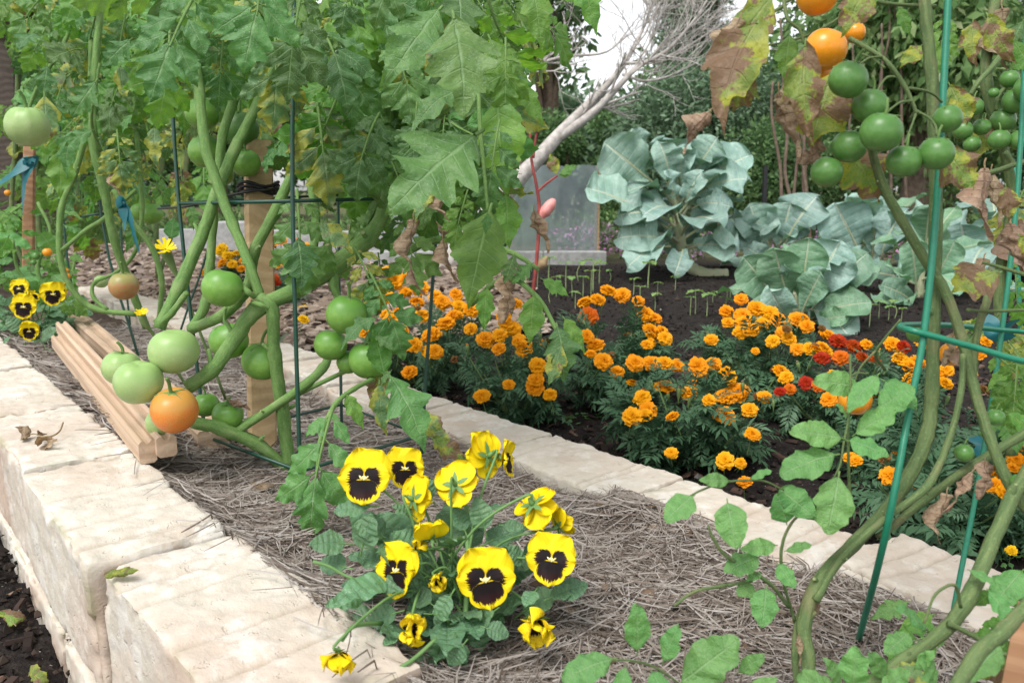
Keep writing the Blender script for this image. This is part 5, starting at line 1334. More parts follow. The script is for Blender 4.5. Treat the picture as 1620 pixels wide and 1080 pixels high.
def marigold_foliage(base, rx, ry, h, n, seed, L=.075):
    r = np.random.default_rng(seed); mb = MB()
    nst = max(6, n // 16); tips = []
    for i in range(nst):
        a = r.uniform(0, 6.283); q = r.uniform(.1, .9) ** .6
        e = base + vec((rx * q * math.cos(a), ry * q * math.sin(a), h * r.uniform(.55, 1.0) * (1 - .45 * q * q)))
        m = base + (e - base) * .5 + vec((0, 0, -.1 * h)) * q
        p = smooth_path([base + r.normal(0, .008, 3) * vec((1, 1, 0)), m, e], 4); tips.append(p)
        tube(mb, p, np.linspace(.0028, .0015, len(p)), 5, 1, False)
    for i in range(n):
        p = tips[r.integers(nst)]; b = p[min(len(p) - 1, int(len(p) * r.uniform(.15, 1.0) ** .7))]
        out = nrm((b - base) * vec((1, 1, .2)) + r.normal(0, .02, 3))
        d = nrm(out * .7 + r.normal(0, .6, 3) + vec((0, 0, .25)))
        V, T = PIN[r.integers(8)]
        Mx = np.array(frame(b, d, vec((0, 0, 1)) + r.normal(0, .35, 3), L * r.uniform(.6, 1.25)))
        W = V @ Mx[:3, :3].T + Mx[:3, 3]
        hh = np.clip((b[2] - base[2]) / h, 0, 1)
        uvx = np.clip(r.beta(2, 2) * .7 + .3 * r.random(), 0, 1)
        mb.add(W, None, T, np.full((len(W), 2), uvx))
    me = mb.mesh('foliage', [M['mg_leaf'], M['mg_stem']], False)
    return me
def marigold(label, bx, by, spread, h, n, heads, seed, buds=4, L=.075):
    base = G(bx, by, -.13)
    for _ in range(3): base = G(bx, by, sz(base[0], base[1]))
    t0 = float(np.dot(base - CAMP, FWD))
    o = thing('marigold_plant', base, label, 'flower plant', 'marigolds planted behind the bed')
    f = mk('foliage', marigold_foliage(base, spread, spread * .9, h, n, seed, L), None, o, kind='stuff')
    r = np.random.default_rng(seed + 5)
    for i, hd in enumerate(heads):
        px, py, d = hd[:3]; k = hd[3] if len(hd) > 3 else 'o'
        # the head's own distance: inside the plant's footprint, higher in the picture means farther back
        t = t0 + float(np.clip((np.mean([q[1] for q in heads]) - py) * .0022 * t0, -spread * .8, spread * .8)) + r.normal(0, .02) - .10
        c = P(px, py, t); s = d * t / FPX
        z = nrm(vec((r.normal(0, .3) + (c[0] - base[0]) * 1.2, -.8 + r.normal(0, .3), 1.0)))
        mk('flower', MH[k][r.integers(len(MH[k]))], rot_from(z, c, s * r.uniform(.82, 1.06), r.uniform(0, 6.28)), o)
    ny = np.mean([q[1] for q in heads])
    for i in range(7 if n > 250 else 2):                 # younger and spent heads between the named ones
        a = r.uniform(0, 6.283); q = r.uniform(.2, 1) ** .6
        c = base + vec((spread * q * math.cos(a), spread * q * math.sin(a), h * (1.08 - .35 * q * q) * r.uniform(.85, 1.05)))
        z = nrm(vec((math.cos(a) * q * .6, -.5 + math.sin(a) * q * .4, 1)))
        spent = i % 3 == 2
        mk('flower', SPENT if spent else MH['o'][i % 4], rot_from(z, c, (.020 if spent else .030) * r.uniform(.8, 1.15), a), o)
    for i in range(buds):
        a = r.uniform(0, 6.283); q = r.uniform(.3, 1)
        c = base + vec((spread * q * math.cos(a), spread * q * math.sin(a), h * r.uniform(.75, 1.0)))
        mk('bud', BUD[int(r.random() < .35)], rot_from(nrm(vec((r.normal(0, .25), r.normal(0, .25), 1))), c, .022 * r.uniform(.8, 1.2), 0), o)
    return o
marigold('bushy marigold full of orange blooms behind the wire cage, left of the others', 668, 610, .17, .24, 330, [(625, 446, 26), (642, 462, 24), (664, 455, 28), (660, 478, 26), (688, 468, 26), (705, 512, 34), (722, 466, 24), (727, 484, 26), (668, 500, 26), (682, 530, 30), (636, 526, 26), (633, 545, 30), (690, 556, 24), (680, 556, 26), (618, 505, 26), (745, 490, 26), (655, 545, 26), (700, 478, 26), (648, 588, 28), (612, 428, 24), (640, 440, 24), (716, 500, 24), (612, 470, 24)], 1)
marigold('marigold with orange blooms at the end of the drooping tomato branch', 818, 665, .16, .22, 340, [(768, 537, 33), (797, 502, 26), (812, 520, 28), (830, 552, 32), (851, 578, 32), (846, 612, 32), (870, 624, 28), (762, 626, 28), (800, 512, 26), (822, 540, 28), (805, 608, 20), (745, 520, 24), (815, 480, 24), (790, 530, 24), (848, 600, 24)], 2)
marigold('marigold with a row of orange blooms between dark soil and the drooping branch', 970, 640, .17, .215, 480, [(930, 500, 30, 'u'), (946, 474, 26), (962, 460, 28), (985, 467, 26), (1010, 476, 22), (928, 532, 28), (942, 546, 28), (955, 571, 28), (976, 588, 26), (1005, 574, 28), (1000, 606, 24), (1022, 497, 30), (1036, 503, 22), (1030, 524, 34), (1052, 535, 26), (1048, 524, 24), (1030, 574, 28), (1052, 575, 28), (1072, 578, 26), (925, 478, 26), (1024, 545, 20), (935, 560, 22)], 3)
marigold('nearest marigold, full orange blooms low against the pale blocks', 1095, 735, .165, .18, 440, [(1105, 580, 32), (1125, 577, 26), (1050, 612, 34), (1091, 622, 36), (1152, 594, 32), (1148, 626, 34), (1168, 620, 34), (1145, 657, 36), (1186, 648, 26), (1000, 658, 32), (1025, 648, 34), (1064, 659, 23), (1062, 716, 24), (1147, 728, 30), (1190, 686, 28), (1178, 762, 24), (1130, 575, 24), (1172, 732, 18)], 4, 6)
marigold('marigold with crowded orange blooms in front of the low collard', 1215, 640, .18, .235, 480, [(1172, 473, 22), (1150, 493, 24), (1175, 499, 26), (1125, 537, 24), (1152, 510, 22), (1172, 526, 28), (1188, 521, 28), (1206, 514, 30), (1197, 488, 30), (1218, 496, 28), (1232, 506, 26), (1240, 527, 24), (1222, 540, 26), (1262, 505, 28), (1277, 516, 26), (1281, 552, 26), (1262, 552, 26), (1195, 555, 16), (1236, 588, 28), (1208, 628, 26), (1248, 535, 24), (1176, 510, 26)], 5)
marigold('marigold with dark red and orange blooms beside the young tomato shoot', 1335, 690, .18, .20, 420, [(1302, 550, 28), (1326, 540, 30, 'r'), (1352, 548, 26, 'r'), (1300, 566, 24, 'r'), (1275, 606, 26, 'r'), (1234, 619, 20, 'r'), (1250, 615, 22, 'u'), (1209, 628, 26), (1312, 632, 30), (1386, 570, 24, 'r'), (1372, 545, 24, 'o'), (1412, 545, 28), (1430, 548, 22, 'r'), (1425, 568, 26), (1440, 580, 26), (1452, 572, 26), (1460, 545, 24), (1385, 620, 28), (1295, 610, 20, 'u'), (1330, 565, 24, 'u'), (1365, 565, 22, 'r'), (1290, 552, 24)], 6)
marigold('marigold with orange blooms behind the thick cherry tomato stems', 1470, 760, .17, .18, 380, [(1495, 606, 28), (1497, 585, 22), (1448, 766, 26), (1515, 797, 32), (1485, 590, 22), (1548, 560, 22), (1440, 600, 22), (1310, 697, 12), (1560, 540, 20)], 7)
marigold('marigold with a few orange blooms in the lower right corner', 1590, 830, .16, .17, 380, [(1572, 768, 32), (1600, 690, 28), (1592, 662, 24), (1614, 700, 26), (1588, 780, 24), (1602, 740, 20), (1600, 870, 18, 'y'), (1620, 640, 24), (1548, 735, 18)], 8)
marigold('marigold with yellow orange blooms seen beside the pine stake', 372, 470, .12, .17, 180, [(350, 395, 22, 'y'), (362, 405, 22, 'y'), (378, 402, 22, 'y'), (386, 412, 20), (368, 418, 20, 'y'), (325, 430, 16), (352, 415, 18, 'o'), (382, 425, 18)], 9, 2, .085)
marigold('marigold with red and orange blooms seen right of the pine stake', 448, 480, .13, .18, 200, [(432, 385, 20), (445, 380, 18), (434, 402, 18, 'r'), (436, 445, 18, 'r'), (440, 420, 16), (484, 390, 18), (490, 402, 18), (470, 385, 18, 'u'), (478, 495, 26, 'y'), (484, 492, 20), (432, 440, 20, 'r'), (445, 512, 16, 'r')], 10, 2, .085)
marigold('small dark leafed marigold at the foot of the front cage', 385, 600, .11, .10, 110, [(480, 505, 18, 'y')], 11, 0, .085)
marigold('leafy marigold low behind the blocks at the right of the stems', 1480, 850, .16, .13, 300, [(1540, 590, 16)], 12, 1)

# ================================================================== COLLARDS
def collard_leaf(seed, mat, W=.62, pet=.28, curl=.5, wave=.06, cup=.16, fold=0.0):
    r = np.random.default_rng(seed); mb = MB(); nv, nu = 34, 9
    v = 1 - (1 - np.linspace(0, 1, nv)) ** 1.7; u = np.linspace(-1, 1, 2 * nu + 1); U, V_ = np.meshgrid(u, v)
    p = np.sin(np.pi * np.clip(v, 0, 1) ** 1.25) ** .5; p = p * (.62 + .48 * v)
    w = W / 2 * p * (1 + .05 * vnoise(np.stack([v * 4, v * 0 + seed, v * 0], -1), seed)); w[0] = .02; w[-1] = .01 * W
    x = U * w[:, None]; y = pet + (1 - pet) * V_ + np.abs(x) * .25 * (1 - V_)
    z = cup * np.abs(U) ** 1.6 * w[:, None] * 1.6 - .5 * curl * V_ ** 2.2 * (1 - pet)
    z = z + wave * (np.abs(U) ** 2.2) * np.sin(V_ * r.uniform(9, 14) + (U > 0) * 2.2 + r.uniform(0, 6)) + .22 * wave * np.abs(U) ** 4 * np.sin(V_ * 33 + r.uniform(0, 6))
    z = z + .005 * np.cos(V_ * 2 * np.pi * 7) * np.sin(np.abs(U) * np.pi)
    mb.add(np.stack([x, y, z], -1), grid_faces(nv, 2 * nu + 1), uv=np.stack([U * .5 + .5, V_], -1))
    my = np.linspace(0, .93, 14); vv = np.clip((my - pet) / (1 - pet), 0, 1)
    mz = -.5 * curl * vv ** 2.2 * (1 - pet) - .004
    tube(mb, np.stack([my * 0, my, mz], -1), np.linspace(.026, .004, 14), 6, 1, False)
    mb.V[:] = [bend(a, curl * .35) for a in mb.V]
    return tipped(mb.mesh('leaf', [mat, M['collard_stem']]))
CLB = [collard_leaf(i, M['collard'], w, .26, c, wv) for i, (w, c, wv) in enumerate([(.74, .5, .08), (.66, .9, .10), (.80, .2, .075), (.70, 1.2, .09), (.60, .3, .09), (.68, .7, .11)])]
CLG = [collard_leaf(20 + i, M['collard_green'], w, .26, c, wv) for i, (w, c, wv) in enumerate([(.56, .5, .06), (.52, .8, .07), (.60, .2, .05), (.54, .9, .07)])]
def collard(label, bx, by, R0, H, n, seed, mats, stem_pts=None, extra=(), top=.4, low=0.0, lift=(.15, 1.2)):
    base = G(bx, by, -.05)
    for _ in range(3): base = G(bx, by, sz(base[0], base[1]))
    t0 = float(np.dot(base - CAMP, FWD))
    o = thing('collard_plant', base, label, 'vegetable plant')
    r = np.random.default_rng(seed)
    if stem_pts is None: sp = np.array([base, base + vec((0, 0, H * .3)), base + vec((.01, 0, H * .6))])
    else: sp = np.array([P(x, y, t0 + dt) for x, y, dt in stem_pts])
    sp = smooth_path(sp, 6); mb = MB()
    tube(mb, sp, np.linspace(.028, .016, len(sp)) * (H / .6), 9, 0, True, .08)
    mk('stalk', mb.mesh('stalk', M['collard_stem']), None, o)
    for i in range(n):
        f = low + (1 - low) * (i + .5) / n; a = i * 2.39996 + seed
        b = sp[min(len(sp) - 1, int(f * (len(sp) - 1)))]
        el = lift[0] + (lift[1] - lift[0]) * f ** 1.2 + r.normal(0, .12)
        d = vec((math.cos(a) * math.cos(el), math.sin(a) * math.cos(el), math.sin(el)))
        L = R0 * (1.0 - .35 * f) * r.uniform(.85, 1.15)
        me = mats[r.integers(len(mats))]
        mk('leaf', me, frame(b, d, vec((0, 0, 1)) + .5 * vec((-math.cos(a), -math.sin(a), 0)) + r.normal(0, .15, 3) + .3 * TOCAM(b), L), o)
    for (p, q, dt, k) in extra:
        a_ = P(*p, t0 + dt); b_ = P(*q, t0 + dt - .12)
        leaf_at(o, mats[k % len(mats)], a_, b_, r.normal(0, .2, 3) + vec((0, 0, -.1)))
    return o
collard('tall blue green collard on a bare bent stalk before the mesh screen', 1128, 436, .50, .85, 26, 3, CLB, [(1150, 436, 0), (1118, 434, 0), (1095, 424, 0), (1082, 400, 0), (1075, 370, 0), (1070, 330, .02), (1065, 290, .03)],
        [((1040, 345), (925, 300), -.15, 2), ((1045, 300), (955, 225), 0, 0), ((1020, 260), (1000, 203), .1, 4), ((1060, 300), (1040, 222), -.05, 1), ((1080, 300), (1085, 228), -.05, 5), ((1090, 290), (1135, 218), -.05, 2), ((1095, 300), (1190, 245), -.02, 0), ((1095, 310), (1190, 290), -.1, 5), ((1060, 390), (970, 380), -.1, 3), ((1060, 390), (990, 430), -.18, 1), ((1080, 395), (1065, 440), -.2, 3), ((1085, 395), (1170, 400), -.1, 3), ((1060, 350), (970, 350), -.12, 5), ((1070, 330), (1050, 270), -.2, 4), ((1085, 330), (1115, 270), -.2, 1), ((1095, 330), (1160, 330), -.15, 3)], low=.55, lift=(-.35, 1.25))
collard('broad grey green collard low behind the crowded orange marigold', 1258, 512, .35, .30, 14, 8, CLG + CLB[:2], None,
        [((1245, 500), (1175, 405), -.05, 0), ((1250, 505), (1180, 500), -.08, 1), ((1255, 500), (1225, 390), -.1, 2), ((1262, 500), (1280, 375), -.1, 0), ((1270, 500), (1330, 380), -.05, 4), ((1275, 505), (1375, 400), 0, 1), ((1275, 510), (1380, 480), -.1, 3), ((1262, 510), (1300, 430), -.2, 2), ((1250, 505), (1215, 450), -.2, 5), ((1280, 512), (1345, 500), -.12, 1)], lift=(.25, 1.1))
collard('collard with upright leaves left of the grey green rosette', 1215, 425, .36, .34, 8, 15, CLB, None,
        [((1205, 420), (1150, 340), 0, 4), ((1210, 420), (1185, 322), 0, 0), ((1225, 415), (1250, 320), 0, 2), ((1230, 415), (1300, 310), 0, 5), ((1210, 425), (1175, 390), -.1, 1)], lift=(.3, 1.1))
collard('collard with crinkled blue leaves behind the low rosette', 1385, 430, .42, .42, 11, 22, CLB + CLG, None, [((1370, 420), (1320, 320), 0, 2), ((1380, 420), (1390, 310), 0, 0), ((1395, 420), (1440, 330), -.1, 3), ((1370, 430), (1345, 400), -.2, 1)], lift=(.2, 1.1))
collard('green collard behind the cherry tomato stems', 1455, 470, .38, .40, 10, 29, CLG, None, [((1440, 470), (1400, 420), -.1, 0), ((1450, 470), (1440, 380), -.1, 2), ((1440, 480), (1390, 450), -.2, 1), ((1430, 480), (1400, 480), -.2, 3), ((1470, 460), (1510, 380), -.1, 2)], lift=(.2, 1.1))
collard('pale blue collard at the right edge behind the dried leaves', 1560, 450, .46, .48, 11, 36, CLB, None, [((1540, 440), (1520, 350), 0, 2), ((1560, 440), (1580, 340), 0, 0)], lift=(.2, 1.1))

# ================================================================== SEEDLINGS, OKRA, SMALL WEEDS
def sprout_mesh(seed, n):
    r = np.random.default_rng(seed); mb = MB()
    p = smooth_path([[0, 0, 0], [r.normal(0, .03), 0, .4], [r.normal(0, .05), 0, .85]], 4)
    tube(mb, p, np.linspace(.019, .015, len(p)), 6, 1)
    top = p[-1]; tmp = MB()
    for i in range(n):
        a = i * 3.1416 + r.normal(0, .3) if i < 2 else r.uniform(0, 6.28)
        l = r.uniform(.30, .42)
        k = len(mb.V)
        leaflet(mb, l, l * .85, (0, 0, 0), 0, 2, .05, .15, 10, 3, .1, .5, .05, seed * 9 + i, small=.02)
        V = mb.V[k]; e = r.uniform(-.15, .35)
        V2 = V.copy(); V2[:, 1] = V[:, 1] * math.cos(e) - V[:, 2] * math.sin(e); V2[:, 2] = V[:, 1] * math.sin(e) + V[:, 2] * math.cos(e)
        X_ = V2[:, 0] * math.cos(a) + V2[:, 1] * math.sin(a); Y_ = -V2[:, 0] * math.sin(a) + V2[:, 1] * math.cos(a)
        mb.V[k] = np.stack([X_, Y_, V2[:, 2]], -1) + top
    return mb.mesh('seedling', [M['sprout'], M['sprout_stem']])
SP = [sprout_mesh(i, 2 + (i % 3)) for i in range(5)]
ORD = ['first', 'second', 'third', 'fourth', 'fifth', 'sixth', 'seventh', 'eighth', 'ninth', 'tenth', 'eleventh', 'twelfth', 'thirteenth', 'fourteenth', 'fifteenth', 'sixteenth', 'seventeenth', 'eighteenth', 'nineteenth', 'twentieth']
scnt = {}
def sd_label(x_):
    w = 'between the mesh screen and the marigolds' if x_ < 980 else 'in the dark soil before the tall collard' if x_ < 1250 else 'at the right of the low collard rosette'
    scnt[w] = scnt.get(w, 0) + 1
    return 'young seedling, %s from the left of those %s' % (ORD[scnt[w] - 1], w)
for i, (x_, yb, yt) in enumerate(sorted([(832, 460, 405), (850, 455, 410), (868, 452, 400), (880, 470, 425), (895, 458, 405), (905, 470, 430), (922, 470, 420), (935, 468, 418), (938, 462, 400), (948, 450, 398), (965, 445, 420), (1002, 468, 430), (1025, 455, 395), (1036, 492, 452), (1068, 460, 430), (1092, 500, 455), (1100, 498, 452), (1118, 502, 455), (1128, 480, 452), (1148, 500, 455), (1150, 472, 450), (1155, 475, 452), (1175, 460, 438), (1348, 515, 470), (1375, 518, 465), (1405, 510, 470), (1415, 505, 462), (1360, 500, 462), (870, 480, 445), (910, 490, 450), (1012, 485, 445), (1040, 470, 440), (915, 445, 398), (1390, 505, 465), (1425, 512, 480)])):
    b = G(x_, yb, -.08)
    for _ in range(3): b = G(x_, yb, sz(b[0], b[1]))
    t0 = float(np.dot(b - CAMP, FWD)); h = (yb - yt) * t0 / FPX * rng.uniform(.75, 1.05)
    mk('bean_seedling', SP[i % 5], Matrix.Translation(Vector(b)) @ Matrix.Rotation(rng.uniform(0, 6.28), 4, 'Z') @ Matrix.Scale(h, 4), None, sd_label(x_), 'seedling', 'seedlings sprouting in the soil bed')
ok = thing('okra_plant', G(845, 452, -.06), 'slender red stalked okra with a pink pod and green bud', 'vegetable plant')
to = float(np.dot(G(845, 452, -.06) - CAMP, FWD)) - .9
to = 3.75
for pts in ([(842, 475, to, 7), (850, 400, to, 6), (853, 330, to, 6), (848, 290, to, 5), (840, 245, to, 4.5), (838, 165, to, 3.5)], [(848, 305, to, 4), (865, 290, to, 4), (882, 278, to, 3)], [(840, 244, to, 4), (825, 236, to, 3), (812, 228, to, 3)], [(844, 250, to, 4), (847, 222, to, 4), (850, 208, to, 4)], [(852, 345, to, 5), (858, 336, to, 5)]):
    mb = MB(); pix_tube(mb, pts, 7); mk('stalk', mb.mesh('stalk', M['okra_red']), None, ok)
mb = MB(); c = [P(856, 346, to), P(860, 338, to), P(868, 328, to), P(874, 320, to), P(879, 316, to)]
tube(mb, smooth_path(c, 4), np.interp(np.linspace(0, 1, 17), [0, .3, .6, .9, 1], [.010, .027, .026, .014, .003]), 10); mk('pod', mb.mesh('pod', M['okra_bud']), None, ok)
mb = MB(); c = [P(850, 210, to), P(850, 203, to), P(850, 195, to), P(850, 188, to)]
tube(mb, smooth_path(c, 4), np.interp(np.linspace(0, 1, 13), [0, .25, .6, .9, 1], [.012, .028, .029, .018, .003]), 10); mk('bud', mb.mesh('bud', M['okra_green']), None, ok)
mb = MB(); c = [P(834, 172, to), P(833, 164, to), P(832, 157, to)]
tube(mb, smooth_path(c, 4), .009, 8); mk('bud', mb.mesh('bud', M['okra_bud']), None, ok)
mb = MB(); c = [P(852, 425, to), P(860, 415, to), P(866, 405, to)]
tube(mb, smooth_path(c, 4), np.interp(np.linspace(0, 1, 9), [0, .4, 1], [.010, .026, .004]), 8); mk('pod', mb.mesh('pod', M['stem_dry']), None, ok)
Lf(ok, 'lb', 0, (882, 278), (915, 262), to); Lf(ok, 'ly', 0, (882, 278), (868, 243), to); Lf(ok, 'lb', 0, (884, 279), (905, 275), to)
WD = [lone(200 + i, M['tshoot'], M['stem'], .45, 2, .05, .3, petiole=.1, small=.02) for i in range(2)]
def weed(px, py, z, label, n, L, seed, grp=None):
    r = np.random.default_rng(seed); b = G(px, py, z)
    o = thing('weed', b, label, 'weed', grp)
    for i in range(n):
        c = b + vec((r.normal(0, L * .9), r.normal(0, L * .9), r.uniform(.3, 1.0) * L * .8)); a = r.uniform(0, 6.283)
        mb_a = c + vec((math.cos(a), math.sin(a), r.uniform(-.1, .5))) * L * r.uniform(.6, 1.1)
        mk('leaf', WD[i % 2], frame(c, mb_a - c, vec((0, 0, 1)) + r.normal(0, .2, 3), np.linalg.norm(mb_a - c)), o)
    mb = MB()
    for i in range(4):
        tube(mb, smooth_path([b, b + vec((r.normal(0, .5), r.normal(0, .5), .5)) * L, b + vec((r.normal(0, 1), r.normal(0, 1), .7)) * L], 4), .0007, 5)
    mk('stem', mb.mesh('stem', M['stem']), None, o)
weed(380, 835, 0.0, 'small green weed in the straw beside the pale blocks', 16, .022, 1)
weed(238, 715, .0, 'tiny green sprig growing between the pine boards', 6, .014, 2)
weed(890, 668, -.13, 'low green weeds in the dark soil behind the right hand blocks', 30, .022, 3)
weed(950, 665, -.13, 'sparse green weed between two marigolds by the blocks', 22, .018, 4)
weed(1590, 885, -.13, 'pale green weed in soil at the lower right', 14, .02, 5)
weed(700, 668, -.05, 'thin grassy tuft against the blocks under the spotted leaf', 10, .02, 6)

# fallen leaves and twig on the blocks and soil
def litter(name, mesh, px, py, qx, qy, z, label, wide=1.0):
    a = G(px, py, z); b = G(qx, qy, z + .004); L = np.linalg.norm(b - a)
    mk(name, mesh, frame(a, b - a, vec((0, 0, 1)), (L * wide, L, L * .5)), None, label, 'dead leaf')
litter('fallen_leaf', crumpled(301, M['tleaf_yellow'], M['stem_dry'], .5), 160, 905, 220, 900, ZL + .001, 'curled yellow leaf with dark spots lying on the front block')
litter('fallen_leaf', crumpled(302, M['tleaf_yellow'], M['stem_dry'], .5), 25, 990, 0, 965, -.13, 'pale yellow leaf on the soil by the wall foot')
litter('fallen_leaf', crumpled(303, M['tleaf_yellow'], M['stem_dry'], .6), 62, 1085, 60, 1050, -.13, 'yellow leaf on dark soil in the lower left corner')
litter('fallen_leaf', crumpled(304, M['tleaf_dry'], M['stem_dry'], .6), 10, 940, 35, 930, -.13, 'brown curled leaf on the bark left of the wall')
litter('fallen_leaf', crumpled(305, M['tleaf_dry'], M['stem_dry'], .6), 300, 765, 335, 772, .01, 'brown curled leaf on the straw near the cut board ends')
litter('fallen_leaf', crumpled(306, M['tleaf_dry'], M['stem_dry'], .6), 395, 762, 430, 770, .012, 'larger brown leaf on the straw below the cage front')
mb = MB()
tube(mb, smooth_path([G(62, 690, ZL + .008), G(80, 690, ZL + .008), G(94, 682, ZL + .012), G(100, 668, ZL + .02)], 5), np.linspace(.0016, .0012, 16), 6)
tube(mb, smooth_path([G(68, 691, ZL + .008), G(52, 686, ZL + .008), G(35, 694, ZL + .006)], 4), .0009, 5)
tube(mb, smooth_path([G(62, 690, ZL + .008), G(75, 696, ZL + .008), G(90, 695, ZL + .006)], 4), .0012, 5)
tw = mk('fallen_twig', mb.mesh('fallen_twig', M['stem_dry']), None, None, 'dry curved twig with withered leaves on the second block', 'twig')
for p, q in (((40, 695), (25, 675)), ((75, 686), (58, 682)), ((70, 692), (88, 697))):
    a, b = G(*p, ZL + .006), G(*q, ZL + .016)
    mk('leaf', TL['d'][0], frame(a, b - a, vec((0, 0, 1)), np.linalg.norm(b - a)), tw)
# yellow daisies on the left
for px, py, d, t, lab in ((262, 395, 34, 1.55, 'yellow daisy bloom beside the left cage upright'), (224, 496, 20, 1.6, 'small yellow daisy bud low by the cut stems')):
    c = P(px, py, t); s = d * t / FPX
    o = thing('daisy_flower', c, lab, 'flower')
    mb = MB()
    for i in range(22):
        a = i * .2856 * 1.0; l = .5 * rng.uniform(.7, 1.1)
        dd = vec((math.cos(a), math.sin(a), rng.uniform(.1, .7))); ss_ = vec((-math.sin(a), math.cos(a), 0)) * .07
        mb.add([dd * .05 - ss_ * .5, dd * .05 + ss_ * .5, dd * l + ss_, dd * l - ss_], [(0, 1, 2, 3)], uv=np.full((4, 2), .8))
    mk('petals', mb.mesh('petals', M['mg_yellow2'] if 'mg_yellow2' in M else M['petal'], False), rot_from(vec((.25, -.6, 1)), c, s, 0), o)
    mb = MB(); e = c + vec((.02, .02, -.06)) if d < 30 else c + vec((.03, .02, -.11))
    gr = vec((e[0] + .04, e[1] + .05, .0))
    tube(mb, smooth_path([c - vec((0, 0, .005)), c + vec((.006, .005, -.025)), e, gr], 5), np.interp(np.linspace(0, 1, 16), [0, .3, .5, 1], [.011 * d / 34, .009 * d / 34, .0032, .003]), 8)
    mk('stalk', mb.mesh('stalk', M['mg_stem']), None, o)

# ================================================================== BACKGROUND
def leafcloud(mb, centers, radii, n, size, seed, shape=(1, 1, 1), droop=.0, aspect=.45):
    """n leaves on shells of the given clumps"""
    r = np.random.default_rng(seed); k = len(centers)
    w = np.asarray(radii) ** 2; idx = r.choice(k, n, p=w / w.sum())
    d = r.normal(0, 1, (n, 3)); d /= np.linalg.norm(d, axis=1)[:, None]
    rad = np.asarray(radii)[idx] * r.uniform(.55, 1.08, n)
    c = np.asarray(centers)[idx] + d * rad[:, None] * np.asarray(shape)
    y = d * .6 + r.normal(0, .6, (n, 3)) + np.array([0, 0, -droop]); y /= np.linalg.norm(y, axis=1)[:, None]
    z = d + r.normal(0, .5, (n, 3)) + np.array([0, 0, .4]); z -= y * (z * y).sum(1)[:, None]; z /= np.linalg.norm(z, axis=1)[:, None] + 1e-9
    x = np.cross(y, z); L = (size * r.uniform(.6, 1.35, n))[:, None]
    V = np.stack([c, c + y * L * .5 + x * L * aspect * .5 + z * L * .06, c + y * L, c + y * L * .5 - x * L * aspect * .5 + z * L * .06], 1).reshape(-1, 3)
    i = np.arange(n)[:, None] * 4
    T = np.concatenate([i + [0, 3, 1], i + [1, 3, 2]])
    uv = np.repeat(np.clip(r.beta(2, 2, n), 0, 1), 4)
    mb.add(V, None, T, np.stack([uv, uv * 0], -1))
def clumps(cx, cy, cz, rx, ry, rz, n, rad, seed):
    r = np.random.default_rng(seed); out = []
    while len(out) < n:
        p = r.uniform(-1, 1, 3)
        if (p ** 2).sum() <= 1 and (p ** 2).sum() > .12: out.append(p)
    return np.array(out) * [rx, ry, rz] + [cx, cy, cz], rad * r.uniform(.6, 1.3, n)
def branchy(mb, a, b, r0, r1, k=5, wob=.06, sides=7, seed=0):
    r = np.random.default_rng(seed); n = k + 1
    p = np.array([a + (b - a) * i / k for i in range(n)]); L = np.linalg.norm(b - a)
    p[1:-1] += r.normal(0, wob * L / k, (k - 1, 3))
    s = smooth_path(p, 4); tube(mb, s, np.linspace(r0, r1, len(s)), sides, 0, True); return s
def bush(name, label, cat, px0, px1, pytop, pybase, t, depth, mat, n, size, seed, rad=.28, ncl=60, trunk=M['brownbark'], group=None, droop=0.0, zb=-.06):
    xl, xr = P(px0, 300, t)[0], P(px1, 300, t)[0]; Y0 = P((px0 + px1) / 2, 300, t)[1]
    zt = P(800, pytop, t)[2]; zb2 = P(800, pybase, t)[2]
    base = vec(((xl + xr) / 2, Y0 + depth / 2, zb))
    o = thing(name, base, label, cat, group)
    mb = MB(); cs, rs = clumps((xl + xr) / 2, Y0 + depth / 2, (zt + zb2) / 2, (xr - xl) / 2 - rad * .5, depth / 2, (zt - zb2) / 2 - rad * .4, ncl, rad, seed)
    leafcloud(mb, cs, rs, n, size, seed, droop=droop)
    mk('crown', mb.mesh('crown', mat, False), None, o, kind='stuff')
    mb = MB(); r = np.random.default_rng(seed)
    top = vec(((xl + xr) / 2, Y0 + depth / 2, zb2 + (zt - zb2) * .45))
    branchy(mb, base, top, .05 * max(1, (zt - zb)), .02, seed=seed)
    for i in range(min(14, ncl)):
        branchy(mb, base + (top - base) * r.uniform(.2, .9), cs[i], .02 * max(1, (zt - zb) * .6), .006, 4, .1, 6, seed + i)
    mk('trunk', mb.mesh('trunk', trunk), None, o)
    return o
# hedge and shrubs beyond the beds
def hedge(label, px0, px1, pytop, t, depth, n, seed, mat):
    xl, xr = P(px0, 300, t)[0], P(px1, 300, t)[0]; Y0 = P((px0 + px1) / 2, 300, t)[1]; zt = P(800, pytop, t)[2]
    o = thing('hedge', vec(((xl + xr) / 2, Y0 + depth / 2, -.06)), label, 'hedge')
    r = np.random.default_rng(seed); m = int((xr - xl) * depth * (zt + .06) * 9)
    cs = np.stack([r.uniform(xl, xr, m), r.uniform(Y0, Y0 + depth, m), r.uniform(0, zt - .12, m)], -1)
    mb = MB(); leafcloud(mb, cs, r.uniform(.14, .26, m), n, .065, seed); mk('crown', mb.mesh('crown', mat, False), None, o, kind='stuff')
    mb = MB()
    for i in range(int((xr - xl) / .5)):
        x_ = xl + .25 + i * .5; branchy(mb, vec((x_, Y0 + depth / 2, -.06)), vec((x_ + r.normal(0, .1), Y0 + depth / 2, zt * .7)), .035, .012, seed=seed + i)
    mk('trunk', mb.mesh('trunk', M['brownbark']), None, o)
hedge('clipped dark green hedge behind the mesh screen and leaning bare tree', 560, 1010, 152, 8.6, 1.0, 34000, 61, M['hedge'])
